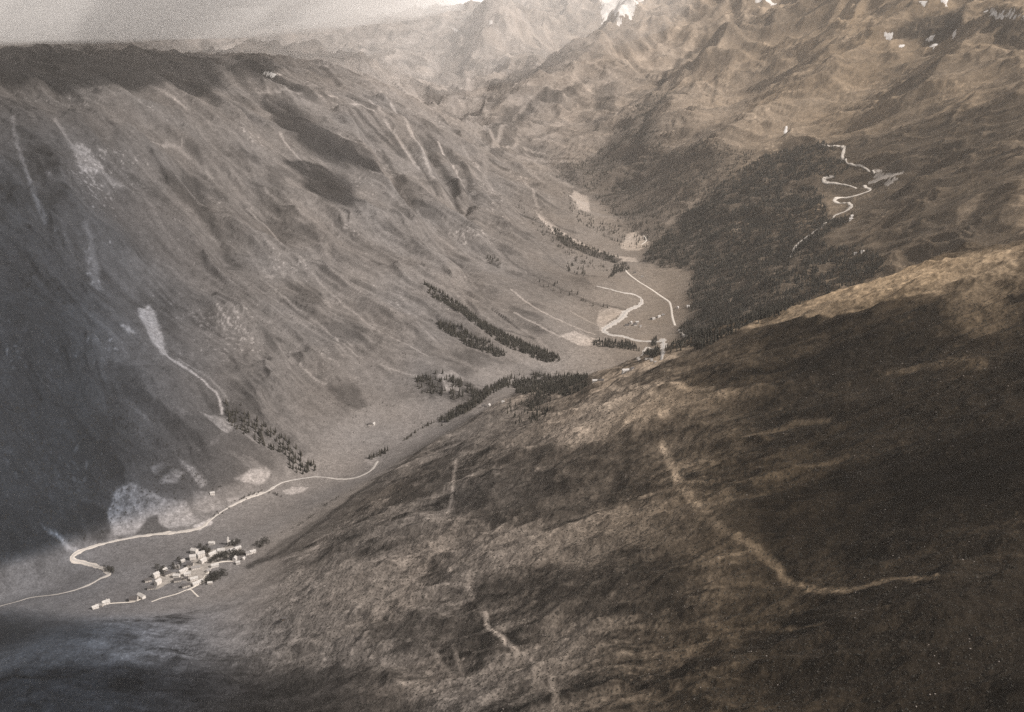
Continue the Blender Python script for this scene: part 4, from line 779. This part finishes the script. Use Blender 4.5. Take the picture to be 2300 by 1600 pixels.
if True:
    bm = bmesh.new(); lo, hi = float(H.min())-1-5, max(float(H.max()), CAM_Z)+15
    bmesh.ops.create_cube(bm, size=1, matrix=Matrix.Translation((0, 7400, (lo+hi)/2)) @ Matrix.Diagonal((27400, 17000, hi-lo, 1)))
    me = bpy.data.meshes.new('haze'); bm.to_mesh(me); bm.free(); me.materials.append(hz_mat); o = bpy.data.objects.new('haze', me); COL.objects.link(o); tag(o, 'thin pale haze filling the valley', kind='stuff')
# cloud bank that closes the view beyond the ranges
u_ = np.linspace(-1, 1, 260); w_ = np.linspace(0, 1, 120); UU, WW = np.meshgrid(u_, w_)
azb = UU*1.15; puff = rmf(UU*5, WW*2.2, 5, 501)*900 + fbm(UU*2.2, WW*1.4, 4, 503)*1100
rb = 20000 + WW*30000 - puff
bx, by, bz = np.sin(azb)*rb, np.cos(azb)*rb, -2500 + WW*12000 + fbm(UU*7, WW*3, 4, 505)*300
ii = np.arange(UU.size).reshape(UU.shape); f = np.stack([ii[:-1,:-1], ii[:-1,1:], ii[1:,1:], ii[1:,:-1]], -1).reshape(-1,4)
me = np_mesh('cloud_bank', np.stack([bx,by,bz],-1).reshape(-1,3), f, 4); me.materials.append(mat('cloud_white', (.92,.925,.925), 1, 0, 1, 0)); o = bpy.data.objects.new('cloud_bank', me); COL.objects.link(o); tag(o, 'pale cloud bank closing the view behind the ranges', kind='structure')
# ragged fog lying over the rim of the left wall
fog = bpy.data.materials.new('fog'); fog.use_nodes = True; t = fog.node_tree; t.nodes.clear()
fo = t.nodes.new('ShaderNodeOutputMaterial'); fv = t.nodes.new('ShaderNodeVolumePrincipled'); fv.inputs['Density'].default_value = 0.9e-3; fv.inputs['Color'].default_value = (.998,.998,.998,1)
t.links.new(fv.outputs[0], fo.inputs['Volume'])
bm = bmesh.new(); bmesh.ops.create_icosphere(bm, subdivisions=5, radius=1)
for v in bm.verts:
    q_ = v.co.copy(); n_ = float(fbm(np.array([q_.x*3+q_.z]), np.array([q_.y*3-q_.z]), 4, 511)[0]); q_ = Vector([math.copysign(abs(c)**.45, c) for c in q_])*(1+.14*n_); v.co = (-3600+q_.x*3300, 6900+q_.y*3150, 1600+q_.z*610+q_.x*110)
me = bpy.data.meshes.new('fog_bank'); bm.to_mesh(me); bm.free(); me.materials.append(fog); o = bpy.data.objects.new('fog_bank', me); COL.objects.link(o); tag(o, 'pale fog lying over the far left rim', kind='stuff')
mist = fog.copy(); mist.name = 'mist'; [n_ for n_ in mist.node_tree.nodes if n_.type == 'PRINCIPLED_VOLUME'][0].inputs['Density'].default_value = 0.85e-4
bm = bmesh.new(); bmesh.ops.create_icosphere(bm, subdivisions=4, radius=1)
for v in bm.verts:
    q_ = v.co.copy(); n_ = float(fbm(np.array([q_.x*2+q_.z]), np.array([q_.y*2-q_.z]), 3, 517)[0]); q_ *= 1+.2*n_; v.co = (-700+q_.x*2300, 9400+q_.y*3300, 1150+q_.z*620+q_.x*180)
me = bpy.data.meshes.new('mist'); bm.to_mesh(me); bm.free(); me.materials.append(mist); o = bpy.data.objects.new('mist', me); COL.objects.link(o); tag(o, 'thin pale mist before the far centre ridges', kind='stuff')
print('TERRAIN', H.min(), H.max(), len(bpy.data.objects))
